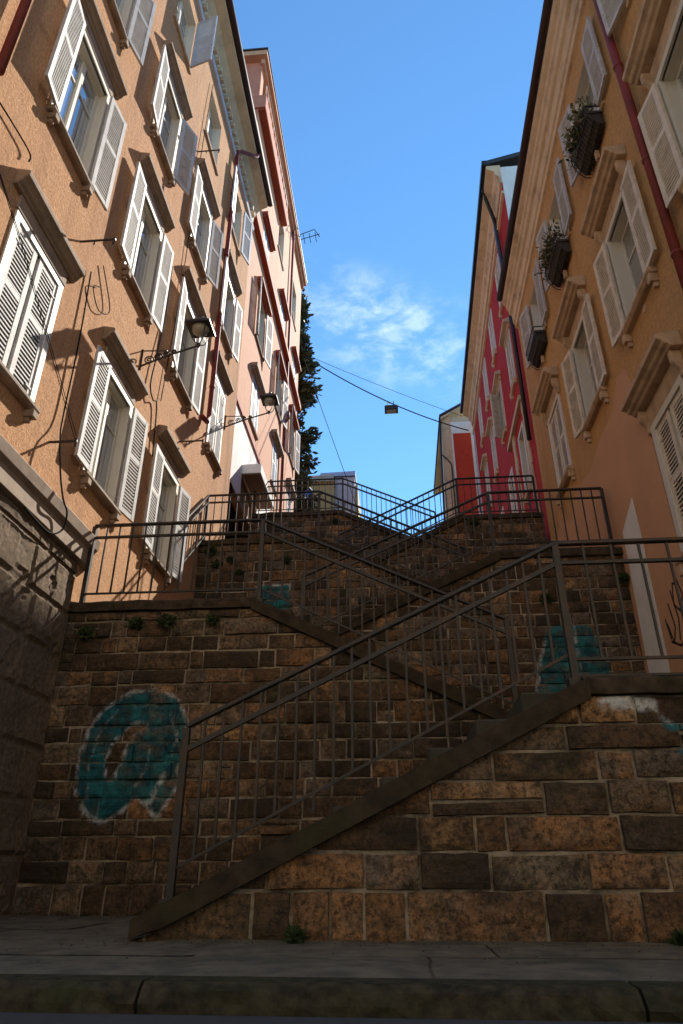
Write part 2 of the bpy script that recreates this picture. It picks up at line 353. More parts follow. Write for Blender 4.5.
for k in range(6):
    Y = YW[k]; Y2 = YW[k+1]; xl, zl, xh, zh = RAIL[k]; right = k % 2 == 0
    slope = (zh-zl)/(xh-xl)
    top = TOP[k]; base = ZB[k]
    sgn = 1 if right else -1
    # stringer top line, 0.96..1.0 below rail
    def s_top(x): return top-.02+(x-xh)*slope
    xs = xl-sgn*.10                         # foot of the stringer
    while s_top(xs) > base+.10 and abs(xs-xh) < 3.4: xs -= sgn*.02
    # wall
    xa, xb = (min(xs, xh)-.05, XR) if right else (XL, max(xs, xh)+.05)
    if k == 1: xb = XR
    if k == 0: xa = -1.75
    nrm = Vector((-slope, 0, 1)).normalized()
    cuts = [(Vector((xh, Y, top-.14)), nrm)]
    wall = empty('stone_wall', ((xa+xb)/2, Y, base)); tag(wall, WLAB[k], 'retaining wall', 'terraced walls between the stairs')
    if k == 1:
        cuts = [(Vector((xh, Y, top-.14)), nrm)]
    wz0 = -.36 if k < 2 else ZB[k-1]-.05
    hm, wm, gr = [(.172,.42,.03),(.17,.30,.03),(.165,.30,.04),(.165,.32,.045),(.165,.32,.055),(.165,.32,.055)][k]
    w = masonry('masonry', Y, xa, xb, wz0, top-.10, cuts, hm, wm, 11+k, gr, {0:spray1,1:spray2,2:spray3,3:spray4}.get(k), None, k < 2)
    w.parent = wall; w.matrix_parent_inverse = Matrix.Translation(-wall.location)
    # landing coping
    cp = MB(); cx0, cx1 = (xh+.02, XR) if right else (XL, xh-.02)
    rough_slab(cp, cx0, cx1, Y-.06, Y+.34, top-.10, top+.01, k*3.1)
    c = cp.build('coping', M['coping'], wall); c.location = -wall.location
    # stairs: steps and sloped edge stone
    st = empty('stair_flight', (xs, Y, base)); tag(st, FLAB[k], 'stairs', 'stair flights of the zigzag stairway')
    sb = MB(); n = 8; rise = (top-base)/n; run = (xh-xs-sgn*.15)/(n)
    for i in range(n):
        a = xs+sgn*.15+run*i; b = xh if i < n-1 else xh+sgn*.02
        za = base+.004 if i == 0 else base+rise*i
        sb.box(min(a,b), max(a,b)-(.001*i), Y+.29+.001*i, Y2-.003, za if i else base+.004, base+rise*(i+1)-(.004 if i == n-1 else 0))
    s = sb.build('steps', M['step'], st, bevel=.012); s.location = -st.location
    gb = MB(); th = .13
    nn = 14
    for i in range(nn):
        xa2 = xs+(xh+sgn*.05-xs)*i/nn; xb2 = xs+(xh+sgn*.05-xs)*(i+1)/nn
        f = lambda x: (Y-.07+.008*noise.noise(Vector((x*3,k,0))), .012*noise.noise(Vector((x*3,k,5))))
        y1, d1 = f(xa2); y2, d2 = f(xb2)
        zt1, zt2 = s_top(xa2)+d1, s_top(xb2)+d2
        zb1, zb2 = max(base+.002, s_top(xa2)-th), max(base+.002, s_top(xb2)-th)
        zt1 = max(zt1, base+.01); zt2 = max(zt2, base+.012)
        gb.hexa([(xa2,y1,zb1),(xb2,y2,zb2),(xb2,Y+.26,zb2),(xa2,Y+.26,zb1),(xa2,y1,zt1),(xb2,y2,zt2),(xb2,Y+.26,zt2),(xa2,Y+.26,zt1)])
    g = gb.build('edge_stone', M['stringer'], st); g.location = -st.location
    bm = bmesh.new(); bm.from_mesh(g.data); bmesh.ops.remove_doubles(bm, verts=bm.verts, dist=.0005)
    bm.to_mesh(g.data); bm.free()
    # landing surface
    Y3 = YW[k+2] if k < 5 else 17
    lx0, lx1 = (xh+.02, XR-.003) if right else (XL+.003, xh-.02)
    lb = MB(); lb.box(lx0, lx1, Y+.342, Y3-.003, top-.16, top+.004)
    lo = lb.build('landing', M['pave']); lo['kind'] = 'structure'
    # railing
    ry = Y+.06
    rl = empty('stair_railing', (xl, ry, base)); tag(rl, RLAB[k], 'railing', 'iron railings of the stairway')
    xe = (XR-.09) if right else (XL+.06)
    if k == 1: xe = -3.40
    def child(mb, name, **kw):
        o = mb.build(name, M['iron'], rl, **kw); o.location = -rl.location; return o
    h = MB(); h.bar((xl,ry,zl),(xh,ry,zh),.05,.028); h.bar((xh-sgn*.004,ry,zh),(xe,ry,zh+.001),.05,.028)
    child(h, 'handrail', bevel=.006)
    h = MB(); h.bar((xl,ry,zl-.15),(xh,ry,zh-.15),.035,.03); h.bar((xh,ry,zh-.15),(xe,ry,zh-.15),.035,.022)
    child(h, 'middle_rail')
    lowf = [.83,.86,.84,.86,.84,.86][k]
    h = MB(); h.bar((xl,ry,zl-lowf),(xh,ry,zh-lowf+.04),.018,.018); h.bar((xh,ry,zh-.83),(xe,ry,zh-.83),.022,.018); h.bar((xh,ry,zh-.94),(xe,ry,zh-.94),.022,.016)
    child(h, 'bottom_rail')
    for (px, pz, pb) in ((xl, zl, s_top(xl)-.06), (xh, zh, top-.06), (xe, zh, top-.06)):
        p = MB(); p.bar((0,0,0),(0,0,pz-pb-.01),.045,.045); p.box(-.05,.05,-.05,.05,0,.075)
        o = p.build('post', M['iron'], rl); o.location = Vector((px, ry, pb))-rl.location
    L_ = abs(xh-xl); nb = int(L_/.118)
    for i in range(1, nb):
        x = xl+(xh-xl)*i/nb; z = zl+(zh-zl)*i/nb
        lo2 = z-lowf+.04*i/nb
        if i % 7 == 0: lo2 -= .1
        o = link('baluster', baluster_mesh(z-.012-lo2), rl); o.location = Vector((x, ry, lo2))-rl.location
    L_ = abs(xe-xh); nb = int(L_/(.19 if k == 0 else .14))
    for i in range(1, nb):
        x = xh+(xe-xh)*i/nb
        o = link('baluster', baluster_mesh(.82), rl); o.location = Vector((x, ry, zh-.83))-rl.location

# short raking rail along the tan facade, down from the fourth railing
rl = empty('wall_railing', (-3.42, 9.6, 2.55)); tag(rl, 'short raking railing along the tan facade below the white entrance', 'railing')
for zo, nm in ((0,'handrail'),(-.15,'middle_rail'),(-.83,'bottom_rail')):
    b = MB(); b.bar((-3.42,11.14,6.28+zo),(-3.42,9.75,4.98+zo),.04,.026); o = b.build(nm, M['iron'], rl); o.location = -rl.location
for i in range(5):
    b = baluster_mesh(.82); o = link('baluster', b, rl); t = (i+.5)/5; o.location = Vector((-3.42, 11.1-1.35*t, 5.44-1.30*t+.0))-rl.location

# ------------------------------------------------------------------ ground, pavement, kerb, road
g = MB()
prof = [(-150,-.435),(17.05,-.435),(17.06,7.80),(60,7.80),(300,7.80)]
for (y0,z0),(y1,z1) in zip(prof, prof[1:]): g.quad((-200,y0,z0),(200,y0,z0),(200,y1,z1),(-200,y1,z1))
o = g.build('ground', M['ground'], fix=False); o['kind'] = 'structure'
g = MB(); g.box(-60,60,-7.4,2.74,-.50,-.422); o = g.build('road', M['road']); o['kind'] = 'structure'
g = MB(); r = random.Random(3)
rows = [2.96,3.75,4.35,5.3,6.1,6.79]; 
for ya, yb in zip(rows, rows[1:]):
    x = -6-r.random()
    while x < 5:
        w = r.uniform(.9,1.7); a = r.uniform(-.004,.004)
        xa, xb = x+.006, x+w-.006
        n = max(4, int(w/.12)); m_ = 5; k0 = len(g.v)
        for j in range(m_+1):
            for i in range(n+1):
                X = xa+(xb-xa)*i/n; Yv = ya+.006+(yb-ya-.012)*j/m_
                e = i in (0,n) or j in (0,m_)
                if e: X += .01*noise.noise(Vector((X*5,Yv*5,2))); Yv += .012*noise.noise(Vector((X*5,Yv*5,7)))
                g.v.append((X, Yv, -.34+a-(.012 if e else 0)+.006*noise.noise(Vector((X*2.5,Yv*2.5,0)))))
        for j in range(m_):
            for i in range(n): q = k0+j*(n+1)+i; g.f.append((q,q+1,q+n+2,q+n+1))
        x += w
g.box(-6,5,2.95,6.8,-.44,-.356)
o = g.build('pavement', M['pave'], fix=False); o['kind'] = 'structure'
g = MB(); x = -.92-1.67*3
while x < 5:
    w = 1.67; n = int(w/.06); prev = None
    for i in range(n+1):
        X = x+.006+(w-.012)*i/n; a = .022*noise.noise(Vector((X*7,0,1)))+.018*noise.noise(Vector((X*19,0,1))); b = .008*noise.noise(Vector((X*6,3,1)))
        k = len(g.v); g.v += [(X,2.75+a,-.43),(X,2.955,-.43),(X,2.955,-.338),(X,2.80+a*.6,-.338+b),(X,2.765+a,-.358+b),(X,2.752-a*.7,-.395)]
        if prev is not None:
            for j in range(6): g.f.append((prev+j, prev+(j+1)%6, k+(j+1)%6, k+j))
        else: g.f.append(tuple(k+j for j in range(6)))
        prev = k
    g.f.append(tuple(prev+j for j in reversed(range(6)))); x += w
o = g.build('kerb', M['kerb']); o['kind'] = 'structure'

rr = random.Random(77); b = MB()
for i in range(900):
    x = rr.uniform(-4,4); y = 4.42-abs(rr.gauss(0,.25)) if i % 2 else rr.uniform(2.98,6.7)
    if x < -1.8 and i % 2: y += 2.3
    q = rr.uniform(.002,.006); t = rr.uniform(0,3); c_, s_ = math.cos(t)*q, math.sin(t)*q; z = -.333
    b.hexa([(x-c_,y-s_,z),(x+s_,y-c_,z),(x+c_,y+s_,z),(x-s_,y+c_,z),(x-c_*.7,y-s_*.7,z+q*.7),(x+s_*.7,y-c_*.7,z+q*.6),(x+c_*.7,y+s_*.7,z+q*.8),(x-s_*.7,y+c_*.7,z+q*.6)])
o = b.build('grit', M['coping'], fix=False); tag(o, 'fine grit and crumbs scattered over the pavement', 'grit', kind='stuff')

# ------------------------------------------------------------------ window kit (local frame: x along wall, y outward, z up from sill)
def shutter_mesh(w, h, m, name='shutter', louvre=True):
    b = MB(); t = .036; s = .068
    b.box(0,s,-t,0,0,h); b.box(w-s,w,-t,0,0,h)
    mids = [0, h*.52, h-.07]
    for z in mids: b.box(s,w-s,-t+.002,-.002,z,z+.07)
    for a, c in ((.07, h*.52),(h*.52+.07, h-.07)):
        if louvre:
            mid = (a+c)/2; n = max(3, int((c-a)/.048))
            b.box(w/2-.012,w/2+.012,-.012,.004,a,c) if False else None
            for i in range(n):
                z = a+(c-a)*(i+.5)/n
                b.hexa([(s,-t+.004,z+.003),(w-s,-t+.004,z+.003),(w-s,-.004,z-.016),(s,-.004,z-.016),(s,-t+.004,z+.018),(w-s,-t+.004,z+.018),(w-s,-.004,z+.001),(s,-.004,z+.001)])
        else: b.box(s,w-s,-t+.008,-.010,a,c)
    for z in (.15, h-.2): b.box(-.01,.12,-.001,.006,z,z+.02)
    return b.mesh(name, m)
def mirror_mesh(me):
    m2 = me.copy()
    for v in m2.vertices: v.co.x *= -1
    m2.flip_normals(); return m2

def make_window(style, W, H, glass='glass', shut='white', sh=True, th_near=165, th_far=150):
    """returns (frame_mesh, glass_mesh, [(name, mesh)], shutter_mesh) as data"""
    d = {}
    f = MB(); o = .05; yb = -.15 if style != 'A' else -.10
    # surround band proud of the wall
    if style in ('A','B','D','C','Dtop'):
        sw = {'A':.07,'B':.03,'C':.09,'D':.07,'Dtop':.10}[style]; sp = {'A':.02,'B':.012,'C':.03,'D':.03,'Dtop':.03}[style]
        f.box(-W/2-sw,-W/2+.012,-.02,sp,-.02,H); f.box(W/2-.012,W/2+sw,-.02,sp,-.02,H); f.box(-W/2-sw,W/2+sw,-.02,sp+.002,H,H+sw)
    # fixed frame and two casements
    for x in (-W/2, W/2-o): f.box(x,x+o,yb-.05,yb,0,H)
    f.box(-W/2+o,W/2-o,yb-.05,yb,0,o); f.box(-W/2+o,W/2-o,yb-.05,yb,H-o,H)
    f.box(-.035,.035,yb-.045,yb+.012,o,H-o); f.box(-W/2+o,-.035,yb-.045,yb-.006,H*.68,H*.68+.03); f.box(.035,W/2-o,yb-.045,yb-.006,H*.68,H*.68+.03)
    d['frame'] = f.mesh('window', M['frame'], bevel=0)
    g = MB(); g.box(-W/2+o+.001,-.036,yb-.03,yb-.022,o+.001,H-o-.001); g.box(.036,W/2-o-.001,yb-.03,yb-.022,o+.001,H-o-.001)
    d['pane'] = g.mesh('pane', M[glass])
    b = MB(); b.box(-W/2-.25,W/2+.25,-.6,-.5,-.2,H+.2); 
    parts = []
    s = MB()
    if style == 'A':
        s.extrude([(-.14,-.07),(.06,-.07),(.09,-.04),(.09,0),(.07,.0),(-.14,.012)], -W/2-.10, W/2+.10)
        for x in (-W/2-.06, W/2-.03): s.box(x,x+.09,0,.10,-.15,-.07); s.box(x+.02,x+.07,0,.06,-.2,-.15)
        parts.append(('sill', s.mesh('sill', M['hood'], bevel=.006)))
        h = MB(); e = W/2+.22
        h.box(-W/2-.09,W/2+.09,-.02,.03,H+.075,H+.26)
        h.extrude([(0,H+.26),(.045,H+.262),(.05,H+.285),(.08,H+.30),(.10,H+.34),(.125,H+.355),(.145,H+.36),(.15,H+.42),(.135,H+.435),(.0,H+.47)], -e, e)
        parts.append(('hood', h.mesh('hood', M['hood'], bevel=.008)))
    if style == 'C':
        s.extrude([(-.14,-.08),(.07,-.08),(.11,-.04),(.11,0),(-.14,.012)], -W/2-.16, W/2+.16)
        for x in (-W/2-.14, W/2+.03): s.box(x,x+.09,0,.10,-.20,-.08); s.box(x+.02,x+.07,0,.06,-.27,-.20)
        parts.append(('sill', s.mesh('sill', M['hoodC'], bevel=.006)))
        h = MB(); p = .29; e = W/2+.24
        h.box(-e+.11,e-.11,-.02,.03,H+.09,H+.34)
        h.extrude([(0,H+.34),(.13,H+.342),(.15,H+.37),(.19,H+.385),(.21,H+.42),(.245,H+.435),(.265,H+.44),(.27,H+.50),(.25,H+.515),(0,H+.55)], -e, e)
        for sx in (-1, 1):
            x = sx*(W/2+.125); h.extrude([(0,H+.0),(.05,H+.02),(.05,H+.1),(.12,H+.2),(.125,H+.339),(0,H+.339)], x-.035, x+.035)
        parts.append(('hood', h.mesh('hood', M['hoodC'], bevel=.007)))
    if style == 'Ctop':
        s.extrude([(-.14,-.05),(.04,-.05),(.05,0),(-.14,.01)], -W/2-.08, W/2+.08)
        parts.append(('sill', s.mesh('sill', M['hoodC'])))
    if style in ('B','Bred'):
        s.extrude([(-.14,-.05),(.05,-.05),(.06,0),(-.14,.012)], -W/2-.08, W/2+.08)
        parts.append(('sill', s.mesh('sill', M['brown'])))
        h = MB(); e = W/2+.25
        h.box(-e,e,-.02,.10,H+.04,H+.12); h.box(-e-.03,e+.03,-.02,.17,H+.12,H+.24)
        parts.append(('hood', h.mesh('hood', M['terracotta' if style == 'Bred' else 'hood'], bevel=.006)))
    if style in ('D','Dtop'):
        s.extrude([(-.14,-.06),(.06,-.06),(.09,0),(-.14,.012)], -W/2-.1, W/2+.1)
        for x in (-W/2-.07, W/2-.01): s.box(x,x+.08,0,.08,-.16,-.06)
        parts.append(('sill', s.mesh('sill', M['cream'])))
        if style == 'D':
            h = MB(); e = W/2+.18
            h.box(-e+.06,e-.06,-.02,.05,H+.10,H+.22); h.box(-e,e,-.02,.17,H+.22,H+.32); h.extrude([(0,H+.32),(.16,H+.32),(0,H+.38)],-e,e)
            parts.append(('hood', h.mesh('hood', M['cream'])))
    rv = MB(); a, c, t = -W/2, W/2, -.19
    rv.quad((a,0,0),(a,0,H),(a,t,H),(a,t,0)); rv.quad((c,0,0),(c,t,0),(c,t,H),(c,0,H))
    rv.quad((a,0,0),(a,t,0),(c,t,0),(c,0,0)); rv.quad((a,0,H),(c,0,H),(c,t,H),(a,t,H)); rv.quad((a,t+.0,0),(c,t+.0,0),(c,t+.0,H),(a,t+.0,H))
    parts.append(('reveal', rv.mesh('reveal', M['frame'], fix=False)))
    d['parts'] = parts
    if sh:
        L_ = shutter_mesh(W/2+.005 if style not in ('A','C') or shut == 'closed' else W/2-.03, H-.01, M[shut]); d['shL'] = L_; d['shR'] = mirror_mesh(L_)
    return d
PROTO = {}
def place_window(parent, key, x, z, aL=None, aR=None):
    """aL / aR: opening angle of the leaf on local -x / +x side (None: leaf absent)"""
    style, W, H, glass, shut = key
    if key not in PROTO: PROTO[key] = make_window(style, W, H, glass, shut)
    d = PROTO[key]
    w = link('window', d['frame'], parent, (x, 0, z))
    link('pane', d['pane'], w)
    for n, me in d['parts']: link(n, me, w)
    hy = .052
    if aL is not None and aL < 10: hy = .008
    if aL is not None:
        o = link('shutter', d['shL'], w, (-W/2, hy, .005), R(aL))
    if aR is not None:
        o = link('shutter', d['shR'], w, (W/2, hy, .005), -R(aR))
    return w

def facade(name, parent, m, x0, x1, z0, z1, holes, depth=.19, lined=()):
    """front skin with real openings, reveals, and a dark room plane behind"""
    xs = sorted({x0, x1, *[h[0] for h in holes], *[h[1] for h in holes]}); zs = sorted({z0, z1, *[h[2] for h in holes], *[h[3] for h in holes]})
    b = MB()
    for xa, xb in zip(xs, xs[1:]):
        for za, zb in zip(zs, zs[1:]):
            cx, cz = (xa+xb)/2, (za+zb)/2
            if any(h[0] < cx < h[1] and h[2] < cz < h[3] for h in holes): continue
            b.quad((xa,0,za),(xb,0,za),(xb,0,zb),(xa,0,zb))
    for h in lined:
        a, c, e, f = h; t = -depth
        b.quad((a,0,e),(a,0,f),(a,t,f),(a,t,e)); b.quad((c,0,e),(c,t,e),(c,t,f),(c,0,f))
        b.quad((a,0,e),(a,t,e),(c,t,e),(c,0,e)); b.quad((a,0,f),(c,0,f),(c,t,f),(a,t,f))
        b.quad((a,t,e),(c,t,e),(c,t,f),(a,t,f))
    return b.build(name, m, parent, fix=False)
def body(parent, m, x0, x1, z0, z1, back=8, front=-.205):
    b = MB(); b.quad((x0,0,z0),(x0,-back,z0),(x0,-back,z1),(x0,0,z1)); b.quad((x1,0,z0),(x1,0,z1),(x1,-back,z1),(x1,-back,z0))
    b.quad((x0,-back,z0),(x1,-back,z0),(x1,-back,z1),(x0,-back,z1))
    return b.build('side_wall', m, parent, fix=False)

# ------------------------------------------------------------------ building A (left, tan)
A = empty('tan_house', (-3.5, 0, -.34), R(-90)); tag(A, 'tall tan rendered apartment house with white shutters, nearest on the left', 'house')
LA = lambda Y: -Y          # local x from street depth
ZA = .34                   # local z = world z + ZA
colsA = [4.78, 6.97, 9.12, 11.33]
W = .86
rowsA = {1:(4.03,1.56),2:(7.26,1.70),3:(10.28,1.58),4:(13.38,1.47)}
holes = []; wins = []
rs = random.Random(5)
for r_, (z, H) in rowsA.items():
    for c_, Yc in enumerate([0]+colsA):
        if c_ == 0 or r_ == 1 and c_ == 4: continue
        holes.append((LA(Yc)-W/2, LA(Yc)+W/2, z+ZA, z+ZA+H))
        wins.append((r_, c_, Yc, z, H))
facade('wall', A, M['stuccoA'], LA(12.8), LA(2.98), 3.1+ZA-4, 15.35+ZA, holes)
body(A, M['stuccoA'], LA(12.8), LA(2.98), 0, 16.3+ZA)
for r_, c_, Yc, z, H in wins:
    st = 'A'; glass = 'glass' if (r_+c_) % 3 != 2 else 'curtain'; shut = 'white'
    aL, aR = 169+rs.uniform(-12,8), 175+rs.uniform(-4,4)
    if (r_, c_) == (1,1): aL = aR = 0; glass = 'glass'; shut = 'white'
    if (r_, c_) == (2,4): aL = aR = 2
    if (r_, c_) == (2,1): aL, aR = 174, 172
    if r_ == 4:
        st = 'Ctop'; 
        if c_ == 3: aL = aR = None
        elif c_ == 2: aL, aR, shut = 75, None, 'blueg'
        elif c_ == 4: shut = 'blueg'; aL, aR = 165, 172
    place_window(A, (st, W, H, glass, shut), LA(Yc), z+ZA, aL, aR)
# rusticated base of worn blocks and belt course
b = MB(); r = random.Random(9); z = -.34
ye = 6.79
while z < 3.0:
    h = .46 if z < 2.5 else 3.02-z; x = -ye; off = r.random()*.6
    Y0 = 2.98; y = Y0-off
    while y < ye:
        w = r.uniform(.8,1.25); ya, yb = max(y, Y0)+.007, min(y+w, ye)-.007
        if yb-ya > .1:
            p = r.uniform(.022,.032); k = len(b.v); n = 26; m_ = 12
            for j in range(m_+1):
                for i in range(n+1):
                    u = ya+(yb-ya)*i/n; v = z+.008+(h-.016)*j/m_; e = i in (0,n) or j in (0,m_)
                    d = .0 if e else p+.012*noise.noise(Vector((u*4,v*4,1)))+.008*noise.fractal(Vector((u*14,v*14,3)),.8,2,3)-(.018 if noise.noise(Vector((u*2.3,v*2.3,8)))+.2*noise.noise(Vector((u*14,v*14,8))) > .36 else 0)
                    b.v.append((-u, d+.004, v+ZA))
            for j in range(m_):
                for i in range(n): q = k+j*(n+1)+i; b.f.append((q, q+n+1, q+n+2, q+1))
        y += w
    z += h
b.quad((LA(ye),.006,0),(LA(2.98),.006,0),(LA(2.98),.006,3.36),(LA(ye),.006,3.36)); b.quad((LA(ye),.0,0),(LA(ye),.006,0),(LA(ye),.006,3.36),(LA(ye),0,3.36))
b.build('stone_base', M['tilewall'], A)
b = MB(); b.extrude([(0,3.02+ZA),(.07,3.04+ZA),(.07,3.22+ZA),(.11,3.26+ZA),(.13,3.38+ZA),(.10,3.40+ZA),(0,3.46+ZA)], LA(7.0), LA(2.98))
b.build('belt_course', M['hood'], A, bevel=.006)
# eave: lilac moulding, dentils, cream cove, gutter
b = MB(); b.extrude([(0,15.32+ZA),(.06,15.34+ZA),(.08,15.44+ZA),(.06,15.5+ZA),(0,15.5+ZA)], LA(12.8), LA(2.98)); b.build('moulding', M['lavender'], A)
b = MB(); b.extrude([(0,15.35+ZA),(.004,15.35+ZA),(.05,15.95+ZA),(.20,16.15+ZA),(.40,16.25+ZA),(.40,16.36+ZA),(0,16.36+ZA)], LA(12.8), LA(2.98))
y = 3.1
while y < 12.7: b.box(LA(y)-.045, LA(y)+.045, .02, .13, 15.62+ZA, 15.76+ZA); y += .21
b.build('cornice', M['cream'], A)
b = MB(); b.tube([(LA(12.86),.46,16.42+ZA),(LA(2.98),.46,16.42+ZA)], .085, 10); b.build('gutter', M['ironbr'], A, smooth=True)
b = MB(); b.poly_slab([(LA(12.8),.42,16.37+ZA),(LA(12.8),-6,18.2+ZA),(LA(2.98),-6,18.2+ZA),(LA(2.98),.42,16.37+ZA)],(0,0,.1)); b.build('roof', M['roof'], A)
b = MB(); y = 10.5
b.tube([(LA(11.3),.44,16.36+ZA),(LA(11.2),.40,16.15+ZA),(LA(10.75),.13,15.75+ZA),(LA(10.62),.09,15.55+ZA),(LA(10.6),.09,12),(LA(10.6),.09,7.72+ZA),(LA(10.52),.09,7.52+ZA),(LA(10.2),.09,7.42+ZA)], .048, 10)
for z in (14,12,10,8.4): b.tube([(LA(10.6),.09,z-.02+ZA),(LA(10.6),.09,z+.02+ZA)], .058, 10)
b.build('downpipe', M['pipered'], A, smooth=True)
b = MB(); b.tube([(LA(3.45),.09,6.8),(LA(3.45),.09,15.8)], .045, 10); b.build('downpipe', M['pipered'], A, smooth=True)

def wcable(name, pts, r, label, cat='cable', X=-3.5, m='cable'):
    P_ = [Vector(p) for p in pts]; Q = []
    for i in range(len(P_)-1):
        p0 = P_[max(i-1,0)]; p1 = P_[i]; p2 = P_[i+1]; p3 = P_[min(i+2,len(P_)-1)]
        for j in range(6):
            t = j/6; Q.append(.5*((2*p1)+(p2-p0)*t+(2*p0-5*p1+4*p2-p3)*t*t+(3*p1-p0-3*p2+p3)*t**3))
    Q.append(P_[-1])
    b = MB(); b.tube(Q, r, 6); o = b.build(name, M[m], None, smooth=True); tag(o, label, cat); return o
wcable('facade_cable', [(-3.47,5.72,6.35),(-3.46,5.78,5.3),(-3.46,5.8,4.3),(-3.40,5.74,3.98),(-3.36,5.82,3.6),(-3.33,5.92,3.36),(-3.36,6.10,3.30),(-3.38,6.12,3.12),(-3.40,5.9,2.98),(-3.40,5.4,3.0)], .010, 'black cable running down the tan facade to the stone belt at left')
wcable('facade_cable', [(-3.47,8.0,8.9),(-3.47,8.02,7.8),(-3.46,7.92,6.9),(-3.46,7.86,6.35),(-3.44,7.98,6.15),(-3.46,8.2,6.2),(-3.47,8.35,5.4)], .011, 'thin cable beside the nearer street lantern on the tan facade')
wcable('facade_cable', [(-3.47,6.0,6.38),(-3.46,5.82,6.2),(-3.46,6.05,6.05),(-3.46,6.3,6.3),(-3.47,5.95,6.7)], .007, 'looped black cable above the lower open window of the tan facade')
wcable('facade_cable', [(-3.47,3.6,6.3),(-3.46,4.15,6.35),(-3.46,4.2,6.25)], .009, 'short black cable over the closed shutters of the tan facade')
wcable('facade_cable', [(-3.46,8.6,14.9),(-3.46,8.5,12.3),(-3.47,8.5,9.0),(-3.47,8.35,6.4)], .008, 'long thin vertical cable between the second and third window columns')
def arm(Y, z, L_, label):
    b = MB(); b.tube([(-3.5,Y,z),(-3.5+L_,Y,z)], .014, 6); b.tube([(-3.5+.4*L_,Y,z),(-3.5+.4*L_,Y,z-.06)], .01, 6); b.tube([(-3.5+.95*L_,Y,z+.03),(-3.5+.95*L_,Y,z-.07)], .012, 6)
    o = b.build('clothesline_bracket', M['iron']); tag(o, label, 'bracket', 'clothesline brackets on the tan facade')
arm(5.42, 6.52, .42, 'iron clothesline bracket above the closed shutters'); arm(5.72, 3.93, .30, 'iron clothesline bracket just above the stone belt')
arm(9.45, 6.38, .42, 'iron clothesline bracket below the nearer lantern'); arm(8.4, 12.4, .45, 'iron clothesline bracket under the top windows')
for dz, lab in ((0,'upper'),(.06,'lower')):
    b = MB(); b.tube([(-3.22,5.72,3.93+dz),(-3.05,3.9,4.72+dz*.5),(-3.0,2.5,5.4)], .004, 4); o = b.build('clothes_line', M['cable']); tag(o, f'{lab} of the two thin clothes lines across the closed shutters', 'clothes line')

# ------------------------------------------------------------------ building B (pink, beyond A)
XB = -3.62; B = empty('pink_house', (XB, 0, 7.8), R(-90)); tag(B, 'pink rendered house with terracotta trim and corner balcony, beyond the tan house', 'house')
ZBb = -7.8; YB0, YB1 = 12.82, 22.35
holes = []; wb = []
for Yc in (15.1, 18.3, 21.3):
    for z, H, sty, W_ in ((10.5,1.45,'B',.85),(13.3,1.75,'Bred',1.0)):
        if sty == 'B' and Yc < 0: continue
        holes.append((LA(Yc)-W_/2, LA(Yc)+W_/2, z+ZBb, z+ZBb+H)); wb.append((Yc,z,H,sty,W_))
    holes.append((LA(Yc)-.45, LA(Yc)+.45, 16.75+ZBb, 17.85+ZBb)); wb.append((Yc,16.75,1.1,'Bred',.9))
for Yc in (17.4, 20.6):
    holes.append((LA(Yc)-.5, LA(Yc)+.5, 19.4+ZBb, 21.2+ZBb)); wb.append((Yc,19.4,1.8,'plain',1.0))
# entrance recess
holes.append((LA(16.1), LA(14.2), .01, 1.0))
# loggia opening at the near top corner
holes.append((LA(16.4), LA(13.15), 21.3+ZBb, 22.9+ZBb))
facade('wall', B, M['stuccoB'], LA(YB1), LA(YB0), 0, 23.2+ZBb, holes, lined=holes[-2:])
body(B, M['salmon'], LA(YB1), LA(YB0), 0, 23.2+ZBb)
for Yc, z, H, sty, W_ in wb:
    if sty == 'plain':
        place_window(B, ('Ctop', W_, H, 'glass', 'white'), LA(Yc), z+ZBb)
    elif z < 12: place_window(B, (sty, W_, H, 'curtain', 'blueg'), LA(Yc), z+ZBb, 3, 3)
    elif z < 15: place_window(B, (sty, W_, H, 'curtain', 'white'), LA(Yc), z+ZBb, 170, 168)
    else: place_window(B, (sty, W_, H, 'curtain', 'white'), LA(Yc), z+ZBb, 0, 0)
b = MB(); b.box(LA(YB1), LA(YB0), -.01, .16, 16.3+ZBb, 16.5+ZBb); b.build('string_course', M['terracotta'], B)
b = MB(); b.box(LA(16.15), LA(YB0+.01), -.005, .02, 0.004, 10.0+ZBb); 
b2 = MB()
b2.box(LA(YB1), LA(16.15), -.01, .006, 0.004, .3)
bb = facade('ground_floor_render', B, M['whitewall'], LA(17.9), LA(YB0+.005), .003, 9.95+ZBb, [(LA(16.1),LA(14.2),.012,1.0)], depth=.01); 
bb.location.y = .02
b = MB(); b.box(LA(17.9), LA(YB0+.01), .0, .06, 9.95+ZBb, 10.06+ZBb); b.build('string_course', M['terracotta'], B)
cn = MB(); cn.box(LA(16.05), LA(14.15), .022, .50, 8.55+ZBb, 8.80+ZBb); cn = cn.build('entrance_canopy', M['whitewall'], B)
b = MB(); b.box(LA(16.0), LA(14.2), .05, .47, 8.535+ZBb, 8.549+ZBb); b.build('soffit', M['brown'], cn)
b = MB(); b.box(LA(15.9), LA(14.4), -.17, -.12, 0.02, .99); b.build('door', M['brown'], B)
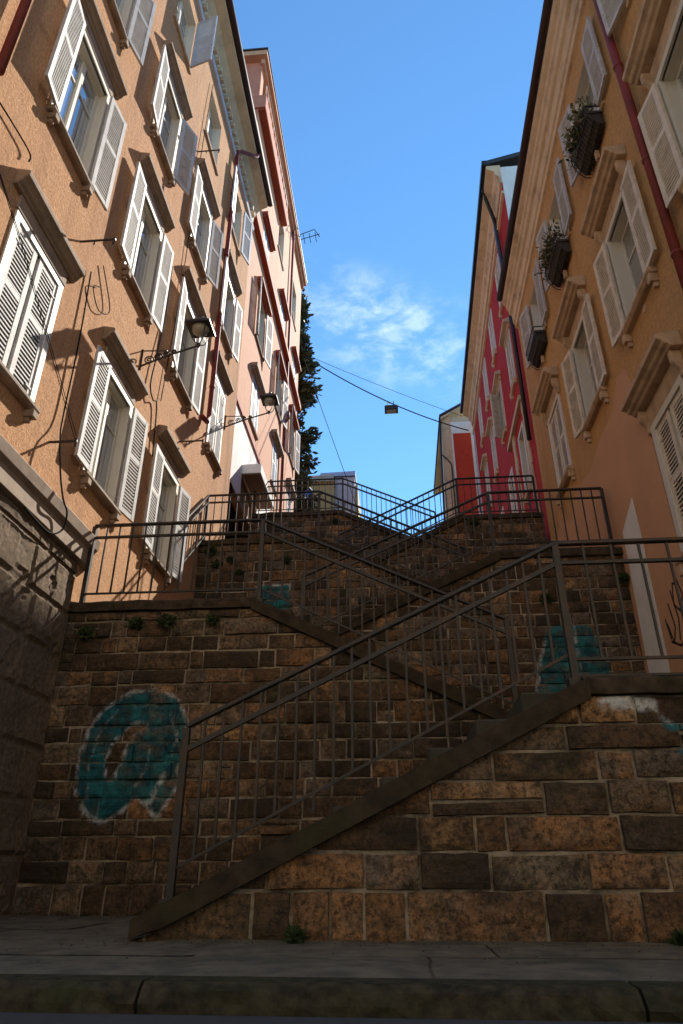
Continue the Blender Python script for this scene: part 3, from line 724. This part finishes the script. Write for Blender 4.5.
# balcony
b = MB(); b.box(LA(17.2), LA(YB0-.02), .0, .24, 20.75+ZBb, 21.35+ZBb); b.box(LA(YB0-.021), LA(YB0-.06), -.9, .24, 20.75+ZBb, 21.35+ZBb)
bal = b.build('balcony', M['salmon'], B)
b = MB(); b.box(LA(17.15), LA(YB0), .0, .22, 20.70+ZBb, 20.748+ZBb); b.build('balcony_soffit', M['terracotta'], bal)
b = MB(); b.bar((LA(17.2),.2,21.9+ZBb),(LA(YB0),.2,21.9+ZBb),.03,.03); 
for i in range(14): x = LA(17.2)+(17.2-YB0)*i/13; b.bar((x,.2,21.35+ZBb),(x,.2,21.9+ZBb),.015,.015)
b.build('balcony_rail', M['frame'], bal)
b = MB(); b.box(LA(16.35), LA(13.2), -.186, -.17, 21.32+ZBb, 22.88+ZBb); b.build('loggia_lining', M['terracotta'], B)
b = MB(); b.box(LA(14.2), LA(13.4), -.165, -.12, 21.32+ZBb, 22.6+ZBb); b.build('awning', mat('orange_awning', (.75,.22,.05), .8, (.7,.6,.5), 3), B)
b = MB(); b.box(LA(YB1+.15), LA(YB0-.25), -8, .20, 23.2+ZBb, 23.42+ZBb); rf = b.build('roof', M['stuccoB'], B)
b = MB(); b.box(LA(YB1+.2), LA(YB0-.3), -8, .23, 23.42+ZBb, 23.47+ZBb); b.build('roof_edge', M['roof'], rf)
b = MB(); b.box(LA(YB1+.1), LA(YB0-.1), -.01, .10, 22.98+ZBb, 23.198+ZBb); b.build('cornice', M['stuccoB'], B)
b = MB(); b.tube([(LA(19.35),.09,23.1+ZBb),(LA(19.35),.09,14.2+ZBb),(LA(19.3),.2,14.0+ZBb),(LA(19.2),.22,13.7+ZBb),(LA(19.2),.09,13.5+ZBb),(LA(19.2),.09,.05)], .05, 8)
b.build('downpipe', M['pipered'], B, smooth=True)

# antenna on B roof
an = MB(); bx = (-3.5,20.6,23.48)
an.tube([bx,(-3.5,20.6,24.3)], .02, 6)
for z, l in ((23.95,.95),(24.25,.7)): an.tube([(-3.55,20.6,z),(-3.55+l,20.45,z+.12)], .018, 6)
for i in range(3):
    x = -3.3+.25*i; an.tube([(x,20.35,24.0+.03*i),(x,20.85,24.0+.03*i)], .014, 6)
an.tube([(-2.62,20.5,23.95),(-2.85,20.5,24.42)], .016, 6)
tag(an.build('roof_antenna', M['iron']), 'thin metal antenna sticking out from the pink house roof', 'antenna')

# ------------------------------------------------------------------ building C (right, ochre)
XC = 3.15; Cc = empty('ochre_house', (XC, 0, -.34), R(90)); tag(Cc, 'shaded ochre house with window boxes, nearest on the right', 'house')
ZC = .34; colsC = [4.42, 6.62, 8.83, 11.03]; YC1 = 12.8
holes = []; wc = []
for i, Yc in enumerate(colsC, 1):
    for z, H, sty, W_ in ((3.0,1.62,'C',.86),(6.2,1.55,'C',.86),(9.45,1.42,'Ctop',.86)):
        if sty == 'C' and z < 4 and Yc > 10: continue
        if z < 4 and 8 < Yc < 10: continue
        holes.append((Yc-W_/2, Yc+W_/2, z+ZC, z+ZC+H)); wc.append((i,Yc,z,H,sty,W_))
facade('wall', Cc, M['stuccoC'], 2.98, YC1, 0, 11.5+ZC, holes)
body(Cc, M['stuccoC'], 2.98, YC1, 0, 12.4+ZC)
for i, Yc, z, H, sty, W_ in wc:
    aL, aR = 178, 174
    if z < 4: aL = aR = 0
    elif sty == 'Ctop': aL, aR = 179, 168
    elif i == 1: aL, aR = 176, 172
    elif i == 4: aL = aR = 0
    elif i == 3: aL, aR = 179, 170
    place_window(Cc, (sty, W_, H, 'glass' if sty == 'Ctop' else 'curtain', 'white' if sty == 'Ctop' else 'creamsh'), Yc, z+ZC, aL, aR)
b = MB(); P_ = [(0,11.42),(.05,11.44),(.06,11.55),(.09,11.58),(.10,11.82),(.15,11.86),(.17,11.98),(.20,12.02),(.21,12.12),(.27,12.18),(.27,12.36),(0,12.36)]
b.extrude([(p, z+ZC) for p, z in P_], 2.98, YC1+.02); b.build('cornice', M['creamC'], Cc)
b = MB(); b.tube([(2.98,.33,12.42+ZC),(YC1+.06,.33,12.42+ZC)], .075, 10); b.build('gutter', M['ironbr'], Cc, smooth=True)
b = MB(); b.poly_slab([(2.98,.30,12.37+ZC),(YC1,.30,12.37+ZC),(YC1,-6,14+ZC),(2.98,-6,14+ZC)],(0,0,.08)); b.build('roof', M['roof'], Cc)
b = MB(); b.tube([(5.40,.09,12.2+ZC),(5.40,.09,5.2+ZC)], .052, 10)
for z in (11,9,7.2,5.7): b.tube([(5.40,.09,z-.02+ZC),(5.40,.09,z+.02+ZC)], .062, 10)
b.build('downpipe', M['pipered'], Cc, smooth=True)
b = MB(); pts = [(1.9,2.0),(13.1,2.0),(13.1,5.3),(11.9,5.9),(11.2,5.55),(10.45,5.65),(10.0,5.2),(9.2,5.0),(8.7,4.8),(7.9,5.9),(7.55,6.05),(7.1,5.7),(6.9,4.8),(1.9,4.6)]
def notch(mb, poly, y0, y1): mb.poly_slab([(p[0], y0, p[1]+ZC) for p in poly], (0, y1-y0, 0))
# smooth plaster patch, cut around the closed ground-floor windows
notch(b, [(7.16,1.0),(12.78,1.0),(12.78,5.3),(11.9,5.85),(11.2,5.5),(10.45,5.75),(9.6,5.6),(8.9,5.75),(8.2,5.72),(7.85,6.02),(7.5,5.9),(7.34,5.3),(7.25,5.2)], .0015, .004)
b.build('plaster_patch', M['smoothC'], Cc)
b = MB(); notch(b, [(8.22,4.35),(8.19,3.85),(8.24,1.15),(8.92,1.15),(8.90,2.31),(8.80,4.12),(8.6,4.2)], .005, .008); b.build('paint_patch', M['patch'], Cc)
b = MB(); b.tube([(6.55,-.02,6.04+ZC),(6.55,.012,6.04+ZC)], .055, 14); b.build('vent', M['hoodC'], Cc)
# black tag sprayed on the plaster
b = MB()
for line in ([(7.5,2.95),(7.42,2.7),(7.55,2.55),(7.7,2.68),(7.62,2.9),(7.45,2.85)],[(7.72,2.86),(7.66,2.5),(7.74,2.28)],[(7.86,2.75),(7.8,2.45),(7.92,2.3),(8.0,2.55)],[(8.04,2.62),(7.98,2.36)],[(7.4,2.3),(7.75,2.22),(8.0,2.34)]):
    for a, c in zip(line, line[1:]): b.bar((a[0],.0062,a[1]+ZC),(c[0],.0062,c[1]+ZC),.028,.0012,up=(0,1,0))
b.build('sprayed_tag', M['spray'], Cc)
# curved flower-box balconies
def leaves(b, cen, rad, n, sz, rr, flat=1):
    for _ in range(n):
        p = Vector([max(-1,min(1,rr.gauss(0,.45)))*q for q in rad])+Vector(cen)
        d = Vector((rr.uniform(-1,1),rr.uniform(-1,1),rr.uniform(-.4,1))).normalized(); s = d.cross(Vector((rr.uniform(-1,1),rr.uniform(-1,1),.3))).normalized()
        l = sz*rr.uniform(.6,1.4); w = l*.42
        b.quad(p, p+d*l*.5+s*w*.5, p+d*l, p+d*l*.5-s*w*.5)
BL = ['window box of dry dark plants with red flowers, largest of the three, nearest','leafy window box in the middle of the three on the ochre house','empty curved window box, smallest and farthest on the ochre house']
for i, (Yc, n) in enumerate(((6.62,330),(8.83,260),(11.03,0))):
    bx = empty('window_box', (XC-.03, Yc, 9.38), R(90)); tag(bx, BL[i], 'window box', 'window boxes on the ochre house')
    # curved trough: half-round belly of iron slats
    b = MB(); Wb = .42; prof = [(0,-.30),(.07,-.29),(.15,-.20),(.21,-.05),(.23,.10)]
    for j in range(15):
        x = -Wb+2*Wb*j/14
        for a, c in zip(prof, prof[1:]): b.bar((x,a[0],a[1]),(x,c[0],c[1]),.014,.008)
    for p in ((.23,.10),(.21,-.05),(.15,-.20)): b.bar((-Wb,p[0],p[1]),(Wb,p[0],p[1]),.016,.016)
    for sx in (-Wb, Wb): b.bar((sx,0,.10),(sx,.23,.10),.016,.016); b.bar((sx,0,-.05),(sx,.21,-.05),.014,.014)
    b.build('basket', M['iron'], bx)
    b = MB(); b.extrude([(.01,-.27),(.07,-.265),(.14,-.18),(.19,-.04),(.19,.03),(.01,.03)], -Wb+.02, Wb-.02); b.build('trough', M['planter'], bx)
    b = MB(); b.box(-.03,.03,0,.05,-.46,-.30); b.build('bracket', M['hoodC'], bx)
    if n:
        rr = random.Random(i+40); b = MB(); leaves(b, (.06,.17,.20), (.46,.17,.26), n*3, .08, rr)
        for _ in range(26):
            x = rr.uniform(-.42,.42); b.bar((x,.12,.0),(x+rr.uniform(-.1,.1),.12+rr.uniform(-.05,.16),rr.uniform(.25,.5)),.006,.006)
        b.build('plants', M['plant'], bx, fix=False)
        if i == 0:
            b = MB(); leaves(b, (.1,.18,.16), (.3,.08,.1), 26, .05, rr); b.build('flowers', M['flower'], bx, fix=False)

# ------------------------------------------------------------------ building D (red)
angD = math.atan2(.215, 11.6)
D = empty('red_house', (3.36, 12.9, 3.9), R(90)-angD); tag(D, 'crimson red house with cream window surrounds and black gutter', 'house')
ZD = -3.9; L_D = 11.75
colsD = [2.25, 4.5, 6.9, 9.2]
holes = []; wd = []
for i, c in enumerate(colsD):
    for z, H, sty, W_ in ((14.4,1.55,'Dtop',.62),(11.5,1.6,'D',.66),(8.3,1.7,'Dtop',.66)):
        holes.append((c-W_/2, c+W_/2, z+ZD, z+ZD+H)); wd.append((i,c,z,H,sty,W_))
facade('wall', D, M['redD'], .0, L_D, 0, 16.9+ZD, holes)
body(D, M['whitewall'], .0, L_D, 0, 17.35+ZD)
for i, c, z, H, sty, W_ in wd:
    key = ('D' if sty == 'D' else 'Dtop', W_, H, 'curtain', 'creamsh')
    a = (0,0)
    if sty == 'D' and z > 11 and i == 1: a = (0, 60)
    if z < 9: a = (None,None) if i == 0 else (0,0)
    place_window(D, key, c, z+ZD, *a)
b = MB(); b.extrude([(0,16.28+ZD),(.06,16.30+ZD),(.07,16.38+ZD),(0,16.40+ZD)], .0, L_D); b.build('moulding', M['creamC'], D)
b = MB(); b.extrude([(0,16.72+ZD),(.06,16.74+ZD),(.08,16.95+ZD),(.16,17.05+ZD),(.18,17.2+ZD),(.38,17.32+ZD),(.38,17.44+ZD),(0,17.44+ZD)], .0, L_D); b.build('cornice', M['creamC'], D)
b = MB(); b.extrude([(-7,19.4+ZD),(.41,17.445+ZD),(.41,17.60+ZD),(-7,19.6+ZD)], -.05, L_D+.05); b.build('roof', M['roof'], D)
b = MB(); b.box(-.05, L_D+.05, .37, .49, 17.46+ZD, 17.62+ZD); b.build('gutter', M['pipeblack'], D)
b = MB(); b.tube([(.75,.41,17.42+ZD),(.8,.36,17.15+ZD),(1.2,.12,16.7+ZD),(1.3,.09,16.4+ZD),(1.02,.09,13.6+ZD),(1.02,.09,9.0+ZD)], .055, 8); b.build('downpipe', M['pipeblack'], D, smooth=True)
b = MB(); b.box(L_D-.35, L_D-.001, -.01, .03, 0, 16.25+ZD); b.build('corner_quoin', M['lavender'], D)
# big arched entrance surround with toothed quoins at the near end
b = MB()
b.bar((1.5,.05,10.6+ZD),(4.0,.05,10.6+ZD),.10,.14); 
for x in (1.55,3.3):
    for j in range(16):
        z = 4.2+j*.4; w = .34 if j % 2 else .24; b.box(x-w/2, x+w/2, -.01, .035+.002*(j%2), z+ZD, z+.395+ZD)
b.build('quoined_surround', M['cream'], D)

# ------------------------------------------------------------------ building E (beige with brick red end)
E = empty('beige_house', (2.2, 26, 7.8)); tag(E, 'beige house with brick red end wall seen past the red house', 'house')
ZE = -7.8
def childw(mb, name, m, par, wp, **k):
    o = mb.build(name, m, par, **k); o.location = -Vector(wp); return o
we = (2.2,26,7.8)
b = MB(); b.hexa([(2.13,26,7.8),(2.78,25.9,7.8),(3.4,33,7.8),(2.6,33,7.8),(2.38,26,18.0),(2.78,25.9,18.5),(3.4,33,18.5),(2.8,33,18.0)])
b.box(2.79,8,25.6,33,7.8,17.9)
childw(b, 'wall', M['cream'], E, we)
b = MB(); b.box(2.78,3.66,25.54,25.598,7.8,17.2); childw(b, 'red_end_wall', M['redE'], E, we)
b = MB(); b.box(3.56,3.92,25.52,25.537,7.8,17.6); b.box(2.72,3.56,25.52,25.537,17.0,17.6); b.box(2.72,2.79,25.52,25.537,7.8,17.0); childw(b, 'white_border', M['whitewall'], E, we)
b = MB(); b.hexa([(2.34,25.8,18.0),(4.6,25.5,19.15),(4.6,33,19.15),(2.34,33,18.0),(2.34,25.8,18.1),(4.6,25.5,19.25),(4.6,33,19.25),(2.34,33,18.1)]); childw(b, 'eave', M['cream'], E, we)
b = MB(); b.hexa([(2.28,25.75,18.11),(4.6,25.45,19.26),(4.6,33,19.26),(2.28,33,18.11),(2.28,25.75,18.2),(4.6,25.45,19.36),(4.6,33,19.36),(2.28,33,18.2)])
childw(b, 'roof', M['roof'], E, we)
b = MB(); b.tube([(2.30,25.9,18.1),(2.05,25.9,7.9)], .04, 8); b.tube([(2.24,25.9,16.2),(2.5,25.86,15.9),(2.66,25.86,15.6),(2.66,25.86,7.9)], .03, 8); childw(b, 'downpipe', M['pipeblack'], E, we, smooth=True)

# ------------------------------------------------------------------ unseen house across the road, added to bounce warm light and cut blue skylight
O = empty('unseen_fill_house', (0, -7.5, -.34), 0); tag(O, 'unseen long tan house added behind the viewpoint for warm bounce light', 'house')
holes = [(x-.5, x+.5, z, z+1.6) for x in (-13.5,-10.5,-7.5,-4.5,-1.5,1.5,4.5,7.5,10.5,13.5) for z in (1.2,4.6,8.0,11.4)]
facade('wall', O, M['cream'], -16, 16, 0, 14.5, holes); body(O, M['stuccoB'], -16, 16, 0, 14.5)
for h in holes: place_window(O, ('B',1.0,1.6,'curtain','white'), (h[0]+h[1])/2, h[2])
b = MB(); b.box(-16.3,16.3,-8,.5,14.5,14.9); b.build('roof', M['hoodC'], O)

# ------------------------------------------------------------------ far small houses
H1 = empty('yellow_house', (-4.0, 30, 7.8)); w1 = (-4.0,30,7.8); tag(H1, 'small ochre house with bright blue window beyond the top railing', 'house')
b = MB(); b.box(-6.5,-2.86,30,34,7.8,17.35); childw(b, 'wall', M['yellowwall'], H1, w1)
b = MB(); b.hexa([(-6.5,29.8,17.36),(-2.80,29.8,17.36),(-2.80,34,17.36),(-6.5,34,17.36),(-6.5,30.6,18.1),(-2.95,30.6,18.2),(-2.95,33,18.2),(-6.5,33,18.1)]); childw(b, 'roof', M['hoodC'], H1, w1)
b = MB(); b.box(-4.6,-3.92,29.95,29.998,16.35,17.1); win = childw(b, 'window', M['frame'], H1, w1)
b = MB(); b.box(-4.55,-4.28,29.93,29.949,16.4,17.05); b.box(-4.24,-3.97,29.93,29.949,16.4,17.05); link('pane', b.mesh('pane', M['blueglass']), win)
H2 = empty('lilac_house', (-2.3, 30.6, 7.8)); w2 = (-2.3,30.6,7.8); tag(H2, 'narrow lilac house with dark blue roof beyond the top railing', 'house')
b = MB(); b.box(-2.84,-1.84,30.6,34,7.8,18.0); childw(b, 'wall', M['lavender'], H2, w2)
b = MB(); b.box(-1.838,-1.70,30.8,34,7.8,17.6); childw(b, 'side_wall', M['yellowwall'], H2, w2)
b = MB(); b.hexa([(-3.7,30.5,18.02),(-1.80,30.5,18.02),(-1.80,34,18.02),(-3.7,34,18.02),(-3.7,31.6,18.9),(-1.86,31.6,18.95),(-1.86,33,18.95),(-3.7,33,18.9)]); childw(b, 'roof', M['blueroof'], H2, w2)
b = MB()
for z in (9.5,12.2,14.9): b.box(-2.62,-2.1,30.57,30.598,z,z+1.4)
childw(b, 'window', M['frame'], H2, w2)

# ------------------------------------------------------------------ conifer behind the pink house
T = empty('conifer', (-4.6, 26.5, 7.8)); tag(T, 'tall dark conifer behind the far end of the pink house', 'tree')
b = MB(); b.tube([(0,0,0),(0,0,8),(.1,0,14),(.1,0,19)], [.28,.22,.14,.03], 8)
rr = random.Random(21)
br = []
for i in range(130):
    z = 1.5+17*i/130; a = rr.uniform(0,6.28); rad = (.92+.12*math.sin(i*.9))*(1-max(0,(z-13)/7))*rr.uniform(.65,1.12)
    e = Vector((math.cos(a)*rad, math.sin(a)*rad, z+rr.uniform(-.1,.5))); br.append((Vector((0,0,z)), e)); b.bar((0,0,z), e, .03, .03)
b.build('trunk', M['bark'], T)
b = MB()
for s0, e in br:
    for k in range(210):
        t = rr.uniform(.2,1.06); p = s0.lerp(e, t)+Vector((rr.gauss(0,.17),rr.gauss(0,.17),rr.gauss(0,.18)))
        d = ((e-s0).normalized()+Vector((rr.uniform(-.8,.8),rr.uniform(-.8,.8),rr.uniform(-.9,.5)))).normalized(); s = d.cross(Vector((rr.uniform(-1,1),rr.uniform(-1,1),rr.uniform(-1,1)))).normalized()
        l = rr.uniform(.2,.38); b.quad(p, p+d*l*.5+s*l*.22, p+d*l, p+d*l*.5-s*l*.22)
b.build('crown', M['leaf'], T, fix=False)

# ------------------------------------------------------------------ lanterns
def lantern(name, Y, zw, xo, label):
    Lt = empty(name, (XL, Y, zw)); tag(Lt, label, 'street lamp', 'wall lanterns on scroll brackets')
    b = MB(); ln = xo-XL; up = .52
    b.tube([(0,0,0),(ln*.5,0,up*.35),(ln,0,up*.62)], .015, 6); b.tube([(0,0,-.06),(0,0,.3)], .018, 6)
    b.tube([(0,0,.28),(ln*.45,0,up*.5)], .01, 6)
    for c, r0 in ((.14,.075),(.30,.065),(.44,.05),(.57,.035)):
        pts = []
        for i in range(22):
            a = i*.55; r_ = r0*(1-i/24); pts.append((ln*c+r_*math.cos(a), 0, up*c*.7+.065*(1-c)+r_*math.sin(a)))
        b.tube(pts, .011, 5)
    b.build('bracket', M['iron'], Lt)
    zc = up*.62
    b = MB()
    for i in range(4):
        a = math.pi/4+i*math.pi/2; dx, dy = math.cos(a), math.sin(a)
        b.tube([(ln+dx*.03,dy*.03,zc+.02),(ln+dx*.09,dy*.09,zc+.06),(ln+dx*.115,dy*.115,zc+.13),(ln+dx*.15,dy*.15,zc+.34)], .008, 5)
    b.tube([(ln,0,zc-.04),(ln,0,zc+.03)], [.012,.035], 8)
    b.build('cage', M['iron'], Lt)
    b = MB(); z = zc+.34; s = .17
    b.hexa([(ln-s,-s,z),(ln+s,-s,z),(ln+s,s,z),(ln-s,s,z),(ln-.07,-.07,z+.13),(ln+.07,-.07,z+.13),(ln+.07,.07,z+.13),(ln-.07,.07,z+.13)])
    b.box(ln-s-.01,ln+s+.01,-s-.01,s+.01,z-.03,z-.001); b.tube([(ln,0,z+.12),(ln,0,z+.20)], [.06,.03], 8)
    b.build('cap', M['iron'], Lt)
    b = MB(); b.tube([(ln,0,z-.13),(ln,0,z-.09),(ln,0,z-.031)], [.04,.11,.135], 14); b.build('diffuser', M['lampglass'], Lt, smooth=True)
lantern('street_lantern', 7.5, 6.38, -2.68, 'nearer black wall lantern, in front of the red downpipe')
lantern('street_lantern', 12.0, 8.42, -2.55, 'farther black wall lantern, in front of the pink house')

# ------------------------------------------------------------------ cables over the street with a lamp
P0 = Vector((-3.46,22.3,19.1)); P1 = Vector((3.4,24.9,16.7))
def sag(a, b_, s, n=16): return [a.lerp(b_, i/n)-Vector((0,0,s*4*(i/n)*(1-i/n))) for i in range(n+1)]
c1 = sag(P0, P1, .42); b = MB(); b.tube(c1, .024, 6); tag(b.build('span_cable', M['cable'], smooth=True), 'thick cable across the street that carries the hanging lamp', 'cable')
b = MB(); b.tube(sag(P0+Vector((0,0,.1)), P1+Vector((-.2,0,.75)), .10), .010, 5); tag(b.build('span_cable', M['cable'], smooth=True), 'thin taut cable just above the hanging lamp cable', 'cable')
b = MB(); b.tube(sag(P0, Vector((.3,26,8.2)), .15), .013, 5); tag(b.build('span_cable', M['cable'], smooth=True), 'thin cable slanting down from the pink house to the top railing', 'cable')
p = P0.lerp(P1, .525)-Vector((0,0,.42*4*.525*.475))
hl = empty('hanging_lamp', tuple(p)); tag(hl, 'small dark street lamp hanging from the cable in the sky', 'street lamp')
b = MB(); b.box(-.28,.28,-.18,.18,-.42,-.24); b.hexa([(-.28,-.18,-.239),(.28,-.18,-.239),(.28,.18,-.239),(-.28,.18,-.239),(-.2,-.1,-.16),(.2,-.1,-.16),(.2,.1,-.16),(-.2,.1,-.16)])
b.build('housing', M['iron'], hl, bevel=.01)
b = MB(); b.tube([(-.12,0,-.17),(-.15,0,.0),(-.12,0,.05),(-.05,0,.0)], .015, 6); b.tube([(.12,0,-.17),(.1,0,.1)], .015, 6); b.build('hanger', M['iron'], hl)
b = MB(); b.box(-.2,.2,-.12,.12,-.45,-.421); b.build('lens', M['lampglass'], hl)
# ------------------------------------------------------------------ weeds in the joints
def weed(x, Y, z, s, label, seed):
    rr = random.Random(seed); b = MB(); leaves(b, (0,-.03,0), (s*.85,.05,s*.7), 230, .055, rr)
    o = b.build('weed', M['weed'], None, fix=False); o.location = (x, Y-.02, z); tag(o, label, 'weed', 'weeds growing from the wall joints')
def unp(px, py, Y):
    F=690; th=R(27.5); ps=R(4.7)
    Fw=Vector((-math.sin(ps)*math.cos(th),math.cos(ps)*math.cos(th),math.sin(th))); Rr=Vector((math.cos(ps),math.sin(ps),0)); U=Rr.cross(Fw)
    d=(px-341.5)/F*Rr+(512-py)/F*U+Fw; return d*Y/d.y
WE = [(167,623,6.8,.09,'dark weed tuft under the coping above the teal letter'),(138,626,6.8,.06,'small weed left of centre under the left coping'),(214,622,6.8,.05,'small weed near the right end of the left coping'),(88,635,6.8,.07,'weed in the shaded corner against the tan house'),
 (212,553,11.1,.12,'round weed below the white entrance wall'),(231,561,11.1,.06,'tiny weed right of the round weed'),(218,566,11.1,.10,'low weed below the round weed'),(240,574,11.1,.05,'lowest tiny weed on the upper left wall'),
 (545,600,9.0,.07,'weed on the wall above the teal trapezoid'),(624,580,9.0,.11,'bushy weed at the right end of the wall by the ochre house'),(641,601,9.0,.11,'weed at the lower right end by the white paint patch'),
 (475,524,13.1,.13,'pointed weed under the landing of the red house'),(335,522,15.0,.11,'weed under the topmost left coping'),(287,562,11.1,.06,'weed seen behind the crossing rails')]
for i, (px, py, Y, s, lab) in enumerate(WE):
    q = unp(px, py, Y); weed(q.x, q.y, q.z, s, lab, 60+i)
weed(-.62, 4.47, -.335, .04, 'tiny weed at the wall foot beside the stair foot', 90); weed(1.45, 4.47, -.335, .035, 'tiny weed at the foot of the lowest wall near the right edge', 91)

# ------------------------------------------------------------------ sky, sun, camera
EL, AZx, AZy = 2.35, 1.0, 2.35
sd = Vector((AZx, AZy, EL)).normalized()
w = bpy.data.worlds.new('World'); sc.world = w; w.use_nodes = True; nt = w.node_tree; N = nt.nodes; L = nt.links
bg = N['Background']; sky = N.new('ShaderNodeTexSky'); sky.sky_type = 'NISHITA'; sky.sun_disc = False
sky.sun_elevation = math.asin(sd.z); sky.sun_rotation = math.atan2(sd.x, sd.y)
sky.air_density = 1.0; sky.dust_density = 0; sky.ozone_density = 5.0
tc = N.new('ShaderNodeTexCoord')
def wm(op, a, b=None):
    x = N.new('ShaderNodeMath'); x.operation = op
    for i, v in enumerate((a, b)):
        if v is None: continue
        if isinstance(v, (int, float)): x.inputs[i].default_value = v
        else: L.new(v, x.inputs[i])
    return x.outputs[0]
def wmr(f, a, b_):
    r_ = N.new('ShaderNodeMapRange'); r_.interpolation_type = 'SMOOTHSTEP'; r_.inputs[1].default_value = a; r_.inputs[2].default_value = b_; L.new(f, r_.inputs[0]); return r_.outputs[0]
cd = unp(385, 330, 1).normalized()
tan_r = Vector((.996,.08,0)); tan_u = tan_r.cross(cd).normalized()
def dotn(v):
    x = N.new('ShaderNodeVectorMath'); x.operation = 'DOT_PRODUCT'; L.new(tc.outputs['Generated'], x.inputs[0]); x.inputs[1].default_value = v; return x.outputs['Value']
du = dotn(tan_r); dv = wm('SUBTRACT', dotn(tan_u), 0.0)
du0 = wm('SUBTRACT', du, tan_r.dot(cd)); dv0 = wm('ADD', dv, wm('MULTIPLY', du0, .28))
rad = wm('SQRT', wm('ADD', wm('POWER', wm('MULTIPLY', du0, 1/.19), 2), wm('POWER', wm('MULTIPLY', dv0, 1/.085), 2)))
mask = wm('SUBTRACT', 1, wmr(rad, .15, 1.15))
mp = N.new('ShaderNodeMapping'); L.new(tc.outputs['Generated'], mp.inputs['Vector']); mp.inputs['Scale'].default_value = (14, 14, 30); mp.inputs['Rotation'].default_value = (0, R(18), 0)
nn = N.new('ShaderNodeTexNoise'); nn.inputs['Scale'].default_value = 1.3; nn.inputs['Detail'].default_value = 10; nn.inputs['Roughness'].default_value = .62; nn.inputs['Distortion'].default_value = .25
L.new(mp.outputs[0], nn.inputs['Vector'])
cl = wm('MULTIPLY', wm('MULTIPLY', mask, wmr(nn.outputs['Fac'], .36, .80)), .36)
mx = N.new('ShaderNodeMix'); mx.data_type = 'RGBA'; L.new(cl, mx.inputs['Factor']); tn = N.new('ShaderNodeMix'); tn.data_type = 'RGBA'; tn.blend_type = 'MULTIPLY'; tn.inputs['Factor'].default_value = 1; L.new(sky.outputs[0], tn.inputs[6]); tn.inputs[7].default_value = (.68,.95,1.0,1)
L.new(tn.outputs[2], mx.inputs[6]); mx.inputs[7].default_value = (8.5,8.8,9.4,1)
L.new(mx.outputs[2], bg.inputs['Color']); bg.inputs['Strength'].default_value = .12
CLOUD = mx
sl = bpy.data.lights.new('sun', 'SUN'); sl.energy = 4.7; sl.angle = R(.53); sl.color = (1,.93,.82)
so = bpy.data.objects.new('sun', sl); COL.objects.link(so); so.rotation_euler = sd.to_track_quat('Z','Y').to_euler(); so.location = (0,0,30)

cam = bpy.data.cameras.new('camera'); co = bpy.data.objects.new('camera', cam); COL.objects.link(co)
cam.sensor_fit = 'VERTICAL'; cam.sensor_height = 24; cam.lens = 24*690/1024; cam.clip_start = .05; cam.clip_end = 1000
co.location = (0,0,0); co.rotation_euler = (R(90+27.5), 0, R(4.7)); sc.camera = co
sc.view_settings.view_transform = 'Standard'; sc.view_settings.look = 'None'; sc.view_settings.exposure = 1.05; sc.view_settings.gamma = 1
sc.cycles.max_bounces = 6; sc.cycles.diffuse_bounces = 4
